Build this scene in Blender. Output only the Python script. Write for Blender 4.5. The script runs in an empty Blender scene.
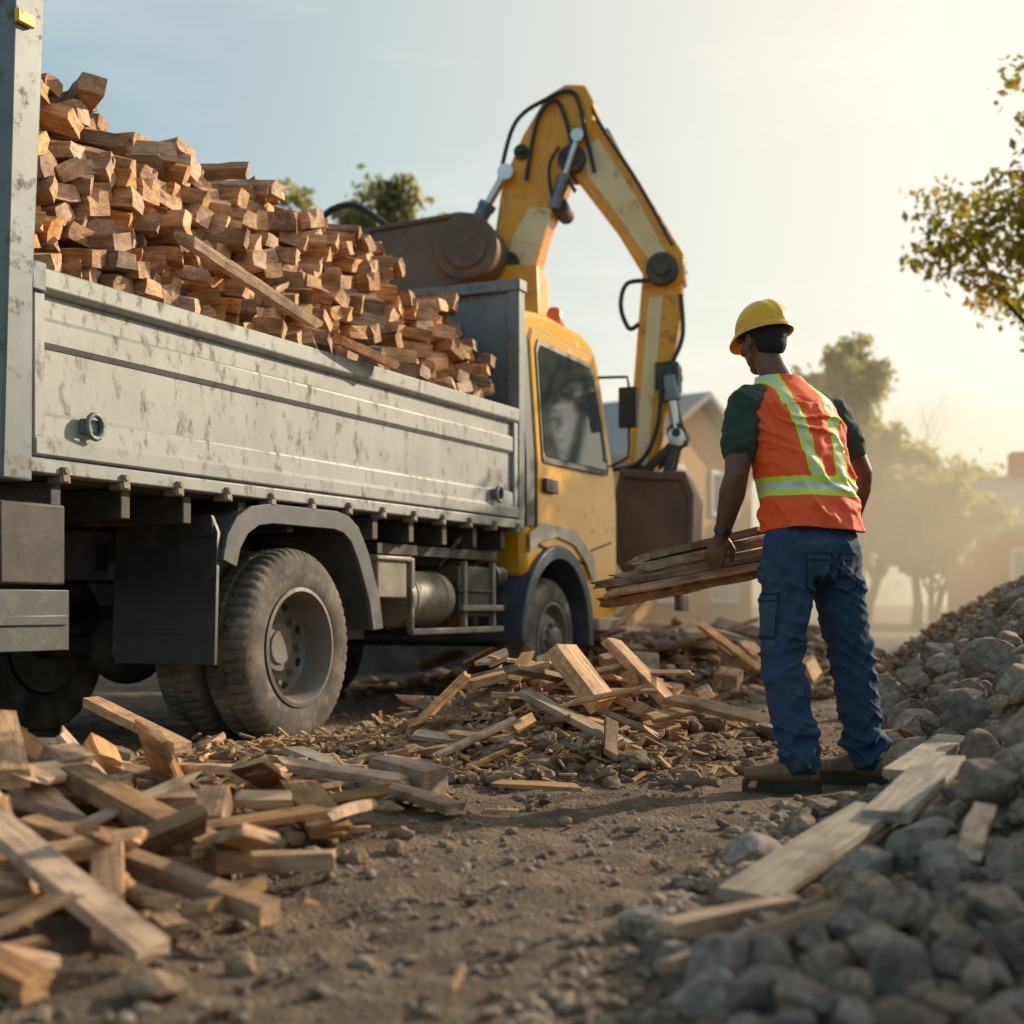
import bpy, bmesh, math, random
import numpy as np
from mathutils import Vector, Matrix, noise
from mathutils.bvhtree import BVHTree
R = random.Random(7)
NP = np.random.RandomState(11)
rad = math.radians
scene = bpy.context.scene
COL = scene.collection

# ------------------------------------------------------------------ materials
def new_mat(name):
    m = bpy.data.materials.new(name); m.use_nodes = True
    nt = m.node_tree; nt.nodes.clear()
    out = nt.nodes.new('ShaderNodeOutputMaterial')
    b = nt.nodes.new('ShaderNodeBsdfPrincipled')
    nt.links.new(b.outputs[0], out.inputs[0])
    return m, nt, b, out

def noise_node(nt, vec, scale, detail=6, rough=0.6):
    n = nt.nodes.new('ShaderNodeTexNoise'); n.inputs['Scale'].default_value = scale
    n.inputs['Detail'].default_value = detail; n.inputs['Roughness'].default_value = rough
    nt.links.new(vec, n.inputs['Vector']); return n

def ramp(nt, fac, stops):
    r = nt.nodes.new('ShaderNodeValToRGB'); e = r.color_ramp.elements
    while len(e) < len(stops): e.new(0.5)
    for i, (p, c) in enumerate(stops):
        e[i].position = p; e[i].color = (c[0], c[1], c[2], 1)
    nt.links.new(fac, r.inputs[0]); return r

def mixc(nt, fac, a, b, mode='MIX'):
    m = nt.nodes.new('ShaderNodeMix'); m.data_type = 'RGBA'; m.blend_type = mode
    for sock, v in ((m.inputs[0], fac), (m.inputs[6], a), (m.inputs[7], b)):
        if isinstance(v, (int, float)): sock.default_value = v
        elif isinstance(v, tuple): sock.default_value = (v[0], v[1], v[2], 1)
        else: nt.links.new(v, sock)
    return m.outputs[2]

def pm(name, c1, c2=None, rough=0.6, metal=0.0, scale=6.0, bump=0.15, bdist=0.01, dirt=None, dirt_amt=0.5,
       dscale=3.0, stretch=(1, 1, 1), world=False, objrand=0.0, contrast=0.15, fine=0.0):
    m, nt, b, out = new_mat(name)
    if c2 is None: c2 = tuple(x * 0.8 for x in c1)
    if world:
        g = nt.nodes.new('ShaderNodeNewGeometry'); v = g.outputs['Position']
    else:
        t = nt.nodes.new('ShaderNodeTexCoord'); v = t.outputs['Object']
    mp = nt.nodes.new('ShaderNodeMapping'); mp.inputs['Scale'].default_value = stretch
    nt.links.new(v, mp.inputs['Vector']); v = mp.outputs[0]
    oi = None
    if objrand > 0:
        oi = nt.nodes.new('ShaderNodeObjectInfo')
        ad = nt.nodes.new('ShaderNodeVectorMath'); ad.operation = 'MULTIPLY_ADD'
        nt.links.new(oi.outputs['Random'], ad.inputs[0]); ad.inputs[1].default_value = (37, 51, 23)
        nt.links.new(v, ad.inputs[2]); v = ad.outputs[0]
    n = noise_node(nt, v, scale)
    col = ramp(nt, n.outputs[0], [(0.5 - contrast, c1), (0.5 + contrast, c2)]).outputs[0]
    if dirt:
        n2 = noise_node(nt, v, dscale, 8, 0.7)
        f = ramp(nt, n2.outputs[0], [(0.62 - 0.25 * dirt_amt, (0, 0, 0)), (0.72 - 0.1 * dirt_amt, (1, 1, 1))]).outputs[0]
        col = mixc(nt, f, col, dirt)
        mr = nt.nodes.new('ShaderNodeMapRange'); nt.links.new(f, mr.inputs[0])
        mr.inputs[3].default_value = rough; mr.inputs[4].default_value = 0.9
        nt.links.new(mr.outputs[0], b.inputs['Roughness'])
    else:
        b.inputs['Roughness'].default_value = rough
    if oi:
        hs = nt.nodes.new('ShaderNodeHueSaturation')
        mr = nt.nodes.new('ShaderNodeMapRange'); nt.links.new(oi.outputs['Random'], mr.inputs[0])
        mr.inputs[3].default_value = 1 - objrand; mr.inputs[4].default_value = 1 + objrand
        nt.links.new(mr.outputs[0], hs.inputs['Value'])
        mu = nt.nodes.new('ShaderNodeMath'); mu.operation = 'MULTIPLY'; mu.inputs[1].default_value = 7.31
        fr = nt.nodes.new('ShaderNodeMath'); fr.operation = 'FRACT'
        nt.links.new(oi.outputs['Random'], mu.inputs[0]); nt.links.new(mu.outputs[0], fr.inputs[0])
        m2 = nt.nodes.new('ShaderNodeMapRange'); nt.links.new(fr.outputs[0], m2.inputs[0])
        m2.inputs[3].default_value = 0.6; m2.inputs[4].default_value = 1.15
        nt.links.new(m2.outputs[0], hs.inputs['Saturation'])
        nt.links.new(col, hs.inputs['Color']); col = hs.outputs[0]
    nt.links.new(col, b.inputs['Base Color'])
    b.inputs['Metallic'].default_value = metal
    if bump:
        bn = nt.nodes.new('ShaderNodeBump'); bn.inputs['Strength'].default_value = bump
        bn.inputs['Distance'].default_value = bdist
        n3 = noise_node(nt, v, scale * 4 if not fine else fine, 8, 0.65)
        nt.links.new(n3.outputs[0], bn.inputs['Height']); nt.links.new(bn.outputs[0], b.inputs['Normal'])
    return m

def wood_mat(name, c1, c2, dark, rnd=0.35, end=False, satlo=.7):
    m, nt, b, out = new_mat(name)
    t = nt.nodes.new('ShaderNodeTexCoord'); oi = nt.nodes.new('ShaderNodeObjectInfo')
    ad = nt.nodes.new('ShaderNodeVectorMath'); ad.operation = 'MULTIPLY_ADD'
    nt.links.new(oi.outputs['Random'], ad.inputs[0]); ad.inputs[1].default_value = (17, 31, 43)
    nt.links.new(t.outputs['Object'], ad.inputs[2])
    mp = nt.nodes.new('ShaderNodeMapping'); mp.inputs['Scale'].default_value = (1.6, 24, 24) if not end else (9, 9, 26)
    nt.links.new(ad.outputs[0], mp.inputs['Vector'])
    n = noise_node(nt, mp.outputs[0], 2.4, 9, 0.7)
    c = ramp(nt, n.outputs[0], [(0.3, c1), (0.66, c2)]).outputs[0]
    n2 = noise_node(nt, ad.outputs[0], 7, 6, 0.7)
    f = ramp(nt, n2.outputs[0], [(0.46, (0, 0, 0)), (0.68, (1, 1, 1))]).outputs[0]
    c = mixc(nt, f, c, dark)
    hs = nt.nodes.new('ShaderNodeHueSaturation')
    mr = nt.nodes.new('ShaderNodeMapRange'); nt.links.new(oi.outputs['Random'], mr.inputs[0])
    mr.inputs[3].default_value = 1 - rnd; mr.inputs[4].default_value = 1 + rnd
    nt.links.new(mr.outputs[0], hs.inputs['Value'])
    mu = nt.nodes.new('ShaderNodeMath'); mu.operation = 'MULTIPLY'; mu.inputs[1].default_value = 9.7
    fr = nt.nodes.new('ShaderNodeMath'); fr.operation = 'FRACT'
    nt.links.new(oi.outputs['Random'], mu.inputs[0]); nt.links.new(mu.outputs[0], fr.inputs[0])
    m2 = nt.nodes.new('ShaderNodeMapRange'); nt.links.new(fr.outputs[0], m2.inputs[0])
    m2.inputs[3].default_value = satlo; m2.inputs[4].default_value = 1.12
    nt.links.new(m2.outputs[0], hs.inputs['Saturation'])
    nt.links.new(c, hs.inputs['Color']); nt.links.new(hs.outputs[0], b.inputs['Base Color'])
    b.inputs['Roughness'].default_value = 0.75
    bn = nt.nodes.new('ShaderNodeBump'); bn.inputs['Strength'].default_value = 0.8; bn.inputs['Distance'].default_value = 0.012
    nt.links.new(n.outputs[0], bn.inputs['Height']); nt.links.new(bn.outputs[0], b.inputs['Normal'])
    return m

M = {}
M['load'] = wood_mat('load_wood', (0.22, 0.10, 0.045), (0.74, 0.39, 0.17), (0.15, 0.07, 0.035), 0.5)
M['load_end'] = wood_mat('load_wood_cut', (0.44, 0.21, 0.09), (0.95, 0.56, 0.28), (0.28, 0.13, 0.06), 0.42, True)
M['plank'] = wood_mat('plank_wood', (0.30, 0.145, 0.062), (0.76, 0.44, 0.21), (0.20, 0.105, 0.055), 0.42)
M['plank_end'] = wood_mat('plank_wood_cut', (0.42, 0.22, 0.10), (0.80, 0.48, 0.25), (0.30, 0.16, 0.08), 0.3, True)
M['grey_plank'] = wood_mat('weathered_plank_wood', (0.27, 0.205, 0.145), (0.50, 0.40, 0.285), (0.19, 0.14, 0.10), 0.2)
M['carried'] = wood_mat('carried_wood', (0.26, 0.095, 0.04), (0.80, 0.42, 0.20), (0.16, 0.065, 0.03), 0.4)
M['bed'] = pm('weathered_bed_paint', (0.35, 0.36, 0.345), (0.26, 0.27, 0.255), 0.5, 0.1, 2.5, 0.15, dirt=(0.19, 0.15, 0.115), dirt_amt=0.36, dscale=14, stretch=(1, 1, 0.5))
M['post'] = pm('post_paint', (0.19, 0.215, 0.225), (0.13, 0.15, 0.16), 0.5, 0.15, 3, 0.1, dirt=(0.14, 0.11, 0.085), dirt_amt=0.3, dscale=12)
M['chassis'] = pm('chassis_dark', (0.045, 0.045, 0.046), (0.09, 0.08, 0.07), 0.6, 0.3, 5, 0.2, dirt=(0.17, 0.125, 0.09), dirt_amt=0.4, dscale=5)
M['plastic'] = pm('black_plastic', (0.035, 0.037, 0.04), (0.055, 0.055, 0.055), 0.5, 0, 5, 0.1, dirt=(0.15, 0.12, 0.09), dirt_amt=0.2, dscale=9)
M['fender'] = pm('fender_grey', (0.12, 0.13, 0.135), (0.085, 0.09, 0.09), 0.45, 0, 5, 0.1, dirt=(0.2, 0.16, 0.12), dirt_amt=0.3, dscale=8)
M['tyre'] = pm('dusty_tyre_rubber', (0.07, 0.063, 0.057), (0.16, 0.135, 0.11), 0.9, 0, 7, 0.3, dirt=(0.27, 0.215, 0.16), dirt_amt=0.5, dscale=6)
M['rim'] = pm('rim_steel', (0.22, 0.205, 0.185), (0.13, 0.115, 0.10), 0.6, 0.2, 6, 0.2, dirt=(0.25, 0.19, 0.14), dirt_amt=0.6, dscale=6)
M['cab'] = pm('yellow_cab_paint', (0.92, 0.46, 0.02), (0.86, 0.40, 0.015), 0.25, 0, 1.5, 0.02, dirt=(0.55, 0.32, 0.11), dirt_amt=0.12, dscale=8)
M['cream'] = pm('cream_paint', (0.60, 0.52, 0.38), (0.46, 0.38, 0.26), 0.4, 0, 3, 0.05, dirt=(0.28, 0.2, 0.12), dirt_amt=0.35, dscale=6)
M['boom'] = pm('yellow_boom_paint', (0.96, 0.42, 0.02), (0.84, 0.34, 0.015), 0.35, 0, 2, 0.05, dirt=(0.42, 0.2, 0.06), dirt_amt=0.22, dscale=8)
M['boomlight'] = pm('pale_boom', (0.90, 0.72, 0.42), (0.82, 0.60, 0.30), 0.4, 0, 2, 0.05, dirt=(0.5, 0.3, 0.12), dirt_amt=0.25, dscale=7)  # paler cream tone for the thin plates on boom and arms
M['rust'] = pm('rusty_steel', (0.19, 0.12, 0.09), (0.10, 0.07, 0.06), 0.55, 0.3, 3, 0.2, dirt=(0.28, 0.155, 0.08), dirt_amt=0.4, dscale=6)
M['chrome'] = pm('chrome_rod', (0.6, 0.6, 0.6), (0.5, 0.5, 0.5), 0.15, 1.0, 4, 0)
M['steel'] = pm('blue_grey_steel', (0.20, 0.24, 0.28), (0.12, 0.14, 0.16), 0.35, 0.5, 4, 0.05)
M['tank'] = pm('tank_paint', (0.32, 0.29, 0.23), (0.2, 0.17, 0.13), 0.5, 0.2, 4, 0.1, dirt=(0.16, 0.11, 0.07), dirt_amt=0.5, dscale=6)
M['hook'] = pm('hook_paint', (0.30, 0.25, 0.19), (0.2, 0.16, 0.11), .6, .2, 6, .1)
M['hose'] = pm('hose_rubber', (0.02, 0.02, 0.02), (0.03, 0.03, 0.03), 0.5, 0, 5, 0)
M['glass'] = pm('cab_glass', (0.04, 0.055, 0.06), (0.07, 0.085, 0.09), 0.05, 0, 2, 0)
M['beacon'] = pm('orange_lens', (0.95, 0.16, 0.02), (0.9, 0.12, 0.01), 0.2, 0, 3, 0)
M['lens'] = pm('lamp_lens', (0.7, 0.7, 0.65), (0.6, 0.6, 0.55), 0.1, 0, 3, 0)
M['skin'] = pm('skin', (0.16, 0.074, 0.042), (0.12, 0.055, 0.031), 0.4, 0, 14, 0.12, 0.003)
M['hair'] = pm('hair', (0.012, 0.010, 0.009), (0.02, 0.017, 0.015), 0.85, 0, 60, 0.6, 0.006)
M['eye'] = pm('eye_white', (0.6, 0.57, 0.5), (0.6, 0.57, 0.5), 0.2, 0, 3, 0)
M['helmet'] = pm('helmet_yellow', (0.95, 0.50, 0.02), (0.88, 0.44, 0.015), 0.28, 0, 4, 0.02, dirt=(0.6, 0.34, 0.06), dirt_amt=0.15, dscale=12)
M['orange'] = pm('vest_orange', (1.0, 0.125, 0.025), (1.0, 0.10, 0.02), 0.7, 0, 8, 0.3, 0.004)
M['lime'] = pm('vest_lime', (0.70, 0.95, 0.08), (0.65, 0.9, 0.07), 0.6, 0, 8, 0.1)
M['silver'] = pm('vest_silver_tape', (0.74, 0.74, 0.64), (0.64, 0.64, 0.56), 0.4, 0.1, 12, 0.1)
M['shirt'] = pm('dark_green_cotton', (0.035, 0.065, 0.045), (0.023, 0.045, 0.032), 0.85, 0, 9, 0.3, 0.004)
M['jeans'] = pm('blue_denim', (0.030, 0.068, 0.145), (0.018, 0.042, 0.095), 0.9, 0, 5, 0.4, 0.003, dirt=(0.07, 0.11, 0.175), dirt_amt=0.35, dscale=5, fine=90)
M['jeansdark'] = pm('denim_pocket', (0.045, 0.085, 0.16), (0.03, 0.06, 0.12), 0.9, 0, 9, 0.4, 0.003, fine=90)
M['stitch'] = pm('denim_stitch', (0.008, 0.015, 0.03), (0.015, 0.022, 0.04), 0.85, 0, 60, 0)
M['boot'] = pm('brown_leather', (0.24, 0.125, 0.06), (0.15, 0.08, 0.042), 0.55, 0, 12, 0.2, 0.004, dirt=(0.30, 0.205, 0.125), dirt_amt=0.35, dscale=9)
M['sole'] = pm('boot_sole', (0.035, 0.028, 0.023), (0.07, 0.052, 0.036), 0.85, 0, 12, 0.2, 0.004)
M['watch'] = pm('watch_black', (0.02, 0.02, 0.02), (0.03, 0.03, 0.03), 0.4, 0, 9, 0)
M['rock'] = pm('rubble_rock', (0.20, 0.14, 0.10), (0.42, 0.325, 0.245), 0.9, 0, 7, 0.8, 0.015, dirt=(0.17, 0.11, 0.07), dirt_amt=0.5, dscale=5, objrand=0.32)
M['stones'] = pm('small_stones', (0.15, 0.102, 0.07), (0.36, 0.275, 0.20), 0.9, 0, 9, 0.5, 0.008, world=True, contrast=0.2)
M['clod'] = pm('earth_clod', (0.19, 0.115, 0.07), (0.38, 0.25, 0.16), 0.95, 0, 10, 0.9, 0.015, objrand=0.3)
M['rubble'] = pm('brown_rubble', (0.16, 0.10, 0.06), (0.36, 0.24, 0.155), 0.95, 0, 9, 0.9, 0.012, world=True, contrast=0.2)
M['chips'] = pm('wood_chips', (0.22, 0.12, 0.06), (0.58, 0.35, 0.175), 0.85, 0, 14, 0.2, world=True, contrast=0.2)
M['bark'] = pm('bark', (0.07, 0.05, 0.035), (0.12, 0.09, 0.065), 0.9, 0, 10, 0.5, 0.02)
M['roof'] = pm('roof_shingle', (0.30, 0.29, 0.29), (0.36, 0.34, 0.33), 0.85, 0, 6, 0.2)
M['wall'] = pm('tan_wall', (0.70, 0.37, 0.18), (0.60, 0.31, 0.15), 0.85, 0, 3, 0.1, stretch=(1, 1, 8))
M['redwall'] = pm('red_wall', (0.55, 0.15, 0.09), (0.46, 0.12, 0.07), 0.85, 0, 3, 0.1)
M['white'] = pm('white_trim', (0.85, 0.85, 0.83), (0.78, 0.78, 0.76), 0.6, 0, 5, 0.02)
M['window'] = pm('window_glass', (0.12, 0.15, 0.18), (0.2, 0.24, 0.27), 0.1, 0, 1, 0)
M['arch'] = pm('arch_blue_grey', (.07, .09, .12), (.055, .065, .085), .4, 0, 4, .05, dirt=(.2, .15, .1), dirt_amt=.3, dscale=7)

def leaf_mat(name, c1, c2, tr=0.5):
    m, nt, b, out = new_mat(name)
    g = nt.nodes.new('ShaderNodeNewGeometry')
    n = noise_node(nt, g.outputs['Position'], 1.7, 4)
    r = ramp(nt, n.outputs[0], [(0.38, c1), (0.62, c2)])
    nt.links.new(r.outputs[0], b.inputs['Base Color']); b.inputs['Roughness'].default_value = 0.6
    t = nt.nodes.new('ShaderNodeBsdfTranslucent')
    c = mixc(nt, 1.0, r.outputs[0], (1.8, 1.7, 0.9), 'MULTIPLY'); nt.links.new(c, t.inputs[0])
    mx = nt.nodes.new('ShaderNodeMixShader'); mx.inputs[0].default_value = tr
    nt.links.new(b.outputs[0], mx.inputs[1]); nt.links.new(t.outputs[0], mx.inputs[2])
    nt.links.new(mx.outputs[0], out.inputs[0]); return m
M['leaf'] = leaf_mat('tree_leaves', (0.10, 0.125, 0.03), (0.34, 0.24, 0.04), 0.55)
M['farleaf'] = leaf_mat('haze_tinted_leaves', (0.19, 0.20, 0.14), (0.28, 0.26, 0.17), 0.6)  # distance haze put into the leaf colour as a paler tone

def ground_mat():
    m, nt, b, out = new_mat('dirt_ground')
    g = nt.nodes.new('ShaderNodeNewGeometry'); P = g.outputs['Position']
    n1 = noise_node(nt, P, 0.9, 6, 0.6); n2 = noise_node(nt, P, 9, 8, 0.7); n3 = noise_node(nt, P, 55, 6, 0.7)
    c = ramp(nt, n2.outputs[0], [(0.32, (0.14, 0.088, 0.055)), (0.52, (0.25, 0.17, 0.112)), (0.72, (0.41, 0.295, 0.205))]).outputs[0]
    c2 = ramp(nt, n1.outputs[0], [(0.35, (0.70, 0.68, 0.66)), (0.65, (1.18, 1.14, 1.1))]).outputs[0]
    c = mixc(nt, 1.0, c, c2, 'MULTIPLY')
    v = nt.nodes.new('ShaderNodeTexVoronoi'); v.inputs['Scale'].default_value = 38; nt.links.new(P, v.inputs['Vector'])
    v2 = nt.nodes.new('ShaderNodeTexVoronoi'); v2.inputs['Scale'].default_value = 90; nt.links.new(P, v2.inputs['Vector'])
    pf = ramp(nt, v.outputs['Distance'], [(0.18, (1, 1, 1)), (0.36, (0, 0, 0))]).outputs[0]
    sel = ramp(nt, n2.outputs[0], [(0.46, (0, 0, 0)), (0.53, (1, 1, 1))]).outputs[0]
    pf = mixc(nt, 1.0, pf, sel, 'MULTIPLY')
    c = mixc(nt, pf, c, (0.36, 0.275, 0.20))
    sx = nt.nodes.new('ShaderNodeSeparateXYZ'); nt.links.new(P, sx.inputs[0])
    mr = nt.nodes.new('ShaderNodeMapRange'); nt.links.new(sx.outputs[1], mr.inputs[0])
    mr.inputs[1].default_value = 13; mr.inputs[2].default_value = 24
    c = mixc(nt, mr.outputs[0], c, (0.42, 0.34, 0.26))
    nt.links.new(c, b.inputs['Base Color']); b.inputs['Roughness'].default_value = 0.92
    a = nt.nodes.new('ShaderNodeMath'); a.operation = 'MULTIPLY_ADD'; nt.links.new(n3.outputs[0], a.inputs[0])
    a.inputs[1].default_value = 0.5; nt.links.new(n2.outputs[0], a.inputs[2])
    a2 = nt.nodes.new('ShaderNodeMath'); a2.operation = 'MULTIPLY_ADD'; nt.links.new(pf, a2.inputs[0])
    a2.inputs[1].default_value = 0.45; nt.links.new(a.outputs[0], a2.inputs[2])
    a3 = nt.nodes.new('ShaderNodeMath'); a3.operation = 'MULTIPLY_ADD'; nt.links.new(v2.outputs['Distance'], a3.inputs[0])
    a3.inputs[1].default_value = -0.35; nt.links.new(a2.outputs[0], a3.inputs[2])
    bn = nt.nodes.new('ShaderNodeBump'); bn.inputs['Strength'].default_value = 1.0; bn.inputs['Distance'].default_value = 0.045
    nt.links.new(a3.outputs[0], bn.inputs['Height']); nt.links.new(bn.outputs[0], b.inputs['Normal'])
    return m
M['ground'] = ground_mat()

# ------------------------------------------------------------------ mesh tools
class MB:
    def __init__(s): s.v = []; s.f = []; s.m = []
    def add(s, vs, fs, mi=0):
        o = len(s.v); s.v += [Vector(p) for p in vs]; s.f += [tuple(i + o for i in f) for f in fs]; s.m += [mi] * len(fs)
    def box(s, lo, hi, mi=0, mat=None):
        x0, y0, z0 = lo; x1, y1, z1 = hi
        vs = [(x0,y0,z0),(x1,y0,z0),(x1,y1,z0),(x0,y1,z0),(x0,y0,z1),(x1,y0,z1),(x1,y1,z1),(x0,y1,z1)]
        if mat: vs = [mat @ Vector(p) for p in vs]
        s.add(vs, [(0,3,2,1),(4,5,6,7),(0,1,5,4),(1,2,6,5),(2,3,7,6),(3,0,4,7)], mi)
    def cyl(s, p0, p1, r0, r1=None, n=16, mi=0, cap=True):
        if r1 is None: r1 = r0
        p0 = Vector(p0); p1 = Vector(p1); d = (p1 - p0).normalized()
        a = d.orthogonal().normalized(); b = d.cross(a)
        vs = []
        for p, r in ((p0, r0), (p1, r1)):
            for i in range(n):
                t = 2 * math.pi * i / n; vs.append(p + a * (math.cos(t) * r) + b * (math.sin(t) * r))
        fs = [(i, (i+1) % n, n + (i+1) % n, n + i) for i in range(n)]
        if cap: fs += [tuple(range(n-1, -1, -1)), tuple(range(n, 2*n))]
        s.add(vs, fs, mi)
    def tube(s, pts, r, n=8, mi=0):
        pts = [Vector(p) for p in pts]
        rings = []
        for i, p in enumerate(pts):
            d = (pts[min(i+1, len(pts)-1)] - pts[max(i-1, 0)]).normalized()
            if i == 0: a = d.orthogonal().normalized()
            else: a = (a - d * a.dot(d)).normalized()
            rr = r[i] if isinstance(r, (list, tuple)) else r
            rings.append((p, a * rr, d.cross(a) * rr))
        s.loft(rings, n, mi)
    def loft(s, rings, n=24, mi=0, power=2.0, cap=True):
        vs = []
        for c, A, B in rings:
            c = Vector(c); A = Vector(A); B = Vector(B)
            for i in range(n):
                t = 2 * math.pi * i / n; ct, st = math.cos(t), math.sin(t)
                if power != 2.0:
                    ct = math.copysign(abs(ct) ** (2/power), ct); st = math.copysign(abs(st) ** (2/power), st)
                vs.append(c + A * ct + B * st)
        fs = []
        for k in range(len(rings) - 1):
            for i in range(n):
                j = (i+1) % n; fs.append((k*n+i, k*n+j, (k+1)*n+j, (k+1)*n+i))
        if cap: fs += [tuple(range(n-1, -1, -1)), tuple(range((len(rings)-1)*n, len(rings)*n))]
        s.add(vs, fs, mi)
    def prism(s, prof, w0, w1, mi=0, conv=None):
        n = len(prof)
        vs = [(x, w0, z) for x, z in prof] + [(x, w1, z) for x, z in prof]
        if conv: vs = [conv(p) for p in vs]
        fs = [tuple(range(n)), tuple(range(2*n-1, n-1, -1))] + [(i, n+i, n+(i+1) % n, (i+1) % n) for i in range(n)]
        s.add(vs, fs, mi)
    def lathe(s, prof, c, n=48, mi=0, close=False):
        c = Vector(c); vs = []; k = len(prof)
        for i in range(n):
            t = 2 * math.pi * i / n
            for r, y in prof: vs.append(c + Vector((math.cos(t) * r, y, math.sin(t) * r)))
        fs = []
        for i in range(n):
            j = (i+1) % n
            for q in range(k - (0 if close else 1)):
                q2 = (q+1) % k
                fs.append((i*k+q, i*k+q2, j*k+q2, j*k+q))
        s.add(vs, fs, mi)
    def sphere(s, c, r, seg=16, rings=10, mi=0, mat=None):
        vs = []; c = Vector(c)
        if isinstance(r, (int, float)): r = (r, r, r)
        for i in range(rings + 1):
            ph = math.pi * i / rings
            for j in range(seg):
                th = 2 * math.pi * j / seg
                p = Vector((math.sin(ph)*math.cos(th)*r[0], math.sin(ph)*math.sin(th)*r[1], math.cos(ph)*r[2]))
                if mat: p = mat @ p
                vs.append(c + p)
        fs = [(i*seg+j, (i+1)*seg+j, (i+1)*seg+(j+1) % seg, i*seg+(j+1) % seg) for i in range(rings) for j in range(seg)]
        s.add(vs, fs, mi)
    def mesh(s, name, mats, smooth=35):
        me = bpy.data.meshes.new(name)
        me.from_pydata([tuple(v) for v in s.v], [], s.f)
        if not isinstance(mats, (list, tuple)): mats = [mats]
        for m in mats: me.materials.append(m)
        me.polygons.foreach_set('material_index', s.m)
        bm = bmesh.new(); bm.from_mesh(me)
        bmesh.ops.recalc_face_normals(bm, faces=bm.faces); bm.to_mesh(me); bm.free()
        if smooth:
            me.polygons.foreach_set('use_smooth', [True] * len(me.polygons))
            me.set_sharp_from_angle(angle=rad(smooth))
        return me
    def obj(s, name, mats, parent=None, smooth=35, bevel=0, label=None):
        me = s.mesh(name, mats, smooth)
        return mkobj(name, me, parent, bevel, label)

def mkobj(name, me, parent=None, bevel=0, label=None):
    o = bpy.data.objects.new(name, me); COL.objects.link(o)
    if parent: o.parent = parent
    if bevel:
        b = o.modifiers.new('bevel', 'BEVEL'); b.width = bevel; b.segments = 2; b.limit_method = 'ANGLE'; b.angle_limit = rad(40)
    if label: o['label'] = label
    return o
def empty(name, loc=(0, 0, 0), rz=0, label=None, cat=None, parent=None):
    o = bpy.data.objects.new(name, None); COL.objects.link(o); o.location = loc; o.rotation_euler = (0, 0, rz)
    o.empty_display_size = 0.1
    if label: o['label'] = label
    if cat: o['category'] = cat
    if parent: o.parent = parent
    return o
def tag(o, label, cat, group=None, kind=None):
    o['label'] = label; o['category'] = cat
    if group: o['group'] = group
    if kind: o['kind'] = kind

def np_mesh(name, V, F, mat, smooth=False):
    me = bpy.data.meshes.new(name); V = np.asarray(V, dtype=np.float32); F = np.asarray(F, dtype=np.int32)
    k = F.shape[1]
    me.vertices.add(len(V)); me.vertices.foreach_set('co', V.ravel())
    me.loops.add(F.size); me.loops.foreach_set('vertex_index', F.ravel())
    me.polygons.add(len(F)); me.polygons.foreach_set('loop_start', np.arange(0, F.size, k, dtype=np.int32))
    me.polygons.foreach_set('use_smooth', np.full(len(F), smooth))
    me.update(calc_edges=True); me.validate(); me.materials.append(mat); return me

# ------------------------------------------------------------------ terrain
def H(x, y):
    x = np.asarray(x, dtype=float); y = np.asarray(y, dtype=float)
    edge = np.where(y < 7, 0.25 + 0.385 * (y - 2.5), 1.98 + 0.25 * (y - 7))
    edge = np.where(y < 2.5, 0.25 + 0.15 * (y - 2.5), edge)
    s = np.maximum(0, (x - edge) * 0.94)
    slope = np.clip(0.16 + 0.19 * (y - 2.2), 0.08, 1.05)
    h = 1.6 * (1 - np.exp(-s * slope / 1.6))
    h *= np.clip((24 - y) / 8, 0, 1) * np.clip((9 - s) / 4, 0, 1)
    def g(cx, cy, sx, sy, a): return a * np.exp(-((x-cx)/sx)**2 - ((y-cy)/sy)**2)
    h = h + g(-1.6, 4.6, 0.85, 1.1, 0.16) + g(0.24, 6.9, 0.72, 0.85, 0.29) + g(-0.55, 6.1, 0.5, 0.5, 0.05)
    h = h + g(3.9, 3.9, 1.05, 1.3, 1.5) + g(3.4, 2.4, .9, .8, .9)  # unseen heap added right of view to throw shade on the foreground
    h = h + g(1.0, 11.8, 1.1, 1.1, 0.36) + g(2.6, 13.2, 1.0, 1.3, 0.36) + g(1.6, 15.5, 1.6, 1.2, 0.5)
    n = 0.010*np.sin(x*5.1+y*2.3)+0.008*np.sin(x*-3.7+y*6.9+1)+0.006*np.sin(x*13+y*9)+0.005*np.sin(x*-17+y*21)
    n = n * (1 + np.minimum(h, 0.5) * 4) * np.clip((40 - y) / 20, 0, 1)
    wk = 1 - np.exp(-(((x-1.2)/.36)**2+((y-5.40)/.42)**2)**2)
    h = h + n
    return h * (0.10+0.90*wk)
def Hs(x, y): return float(H(x, y))
def axis(segs):
    a = [segs[0][0]]
    for lo, hi, st in segs:
        k = max(1, int(round((hi-lo)/st))); a += list(np.linspace(lo, hi, k+1)[1:])
    return np.array(a)
xs = axis([(-600, -60, 60), (-60, -8, 4), (-8, -3, 0.25), (-3, 4.5, 0.035), (4.5, 12, 0.25), (12, 60, 4), (60, 600, 60)])
ys = axis([(-60, -4, 4), (-4, 1.5, 0.25), (1.5, 9, 0.035), (9, 20, 0.12), (20, 60, 2), (60, 200, 20), (200, 1500, 130)])
X, Y = np.meshgrid(xs, ys); Z = H(X, Y)
nx, ny = len(xs), len(ys)
rough = np.zeros_like(Z)
for i in range(ny):
    if 1.5 <= ys[i] <= 12:
        for j in range(nx):
            if -3 <= xs[j] <= 4.5:
                k = 1-math.exp(-((xs[j]-1.2)/.5)**2-((ys[i]-5.42)/.5)**2)
                rough[i, j] = k*(0.018 * noise.noise((xs[j]*6, ys[i]*6, 0)) + 0.012 * noise.noise((xs[j]*17, ys[i]*17, 3)))
Z = Z + rough
idx = np.arange(nx*ny).reshape(ny, nx)
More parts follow.
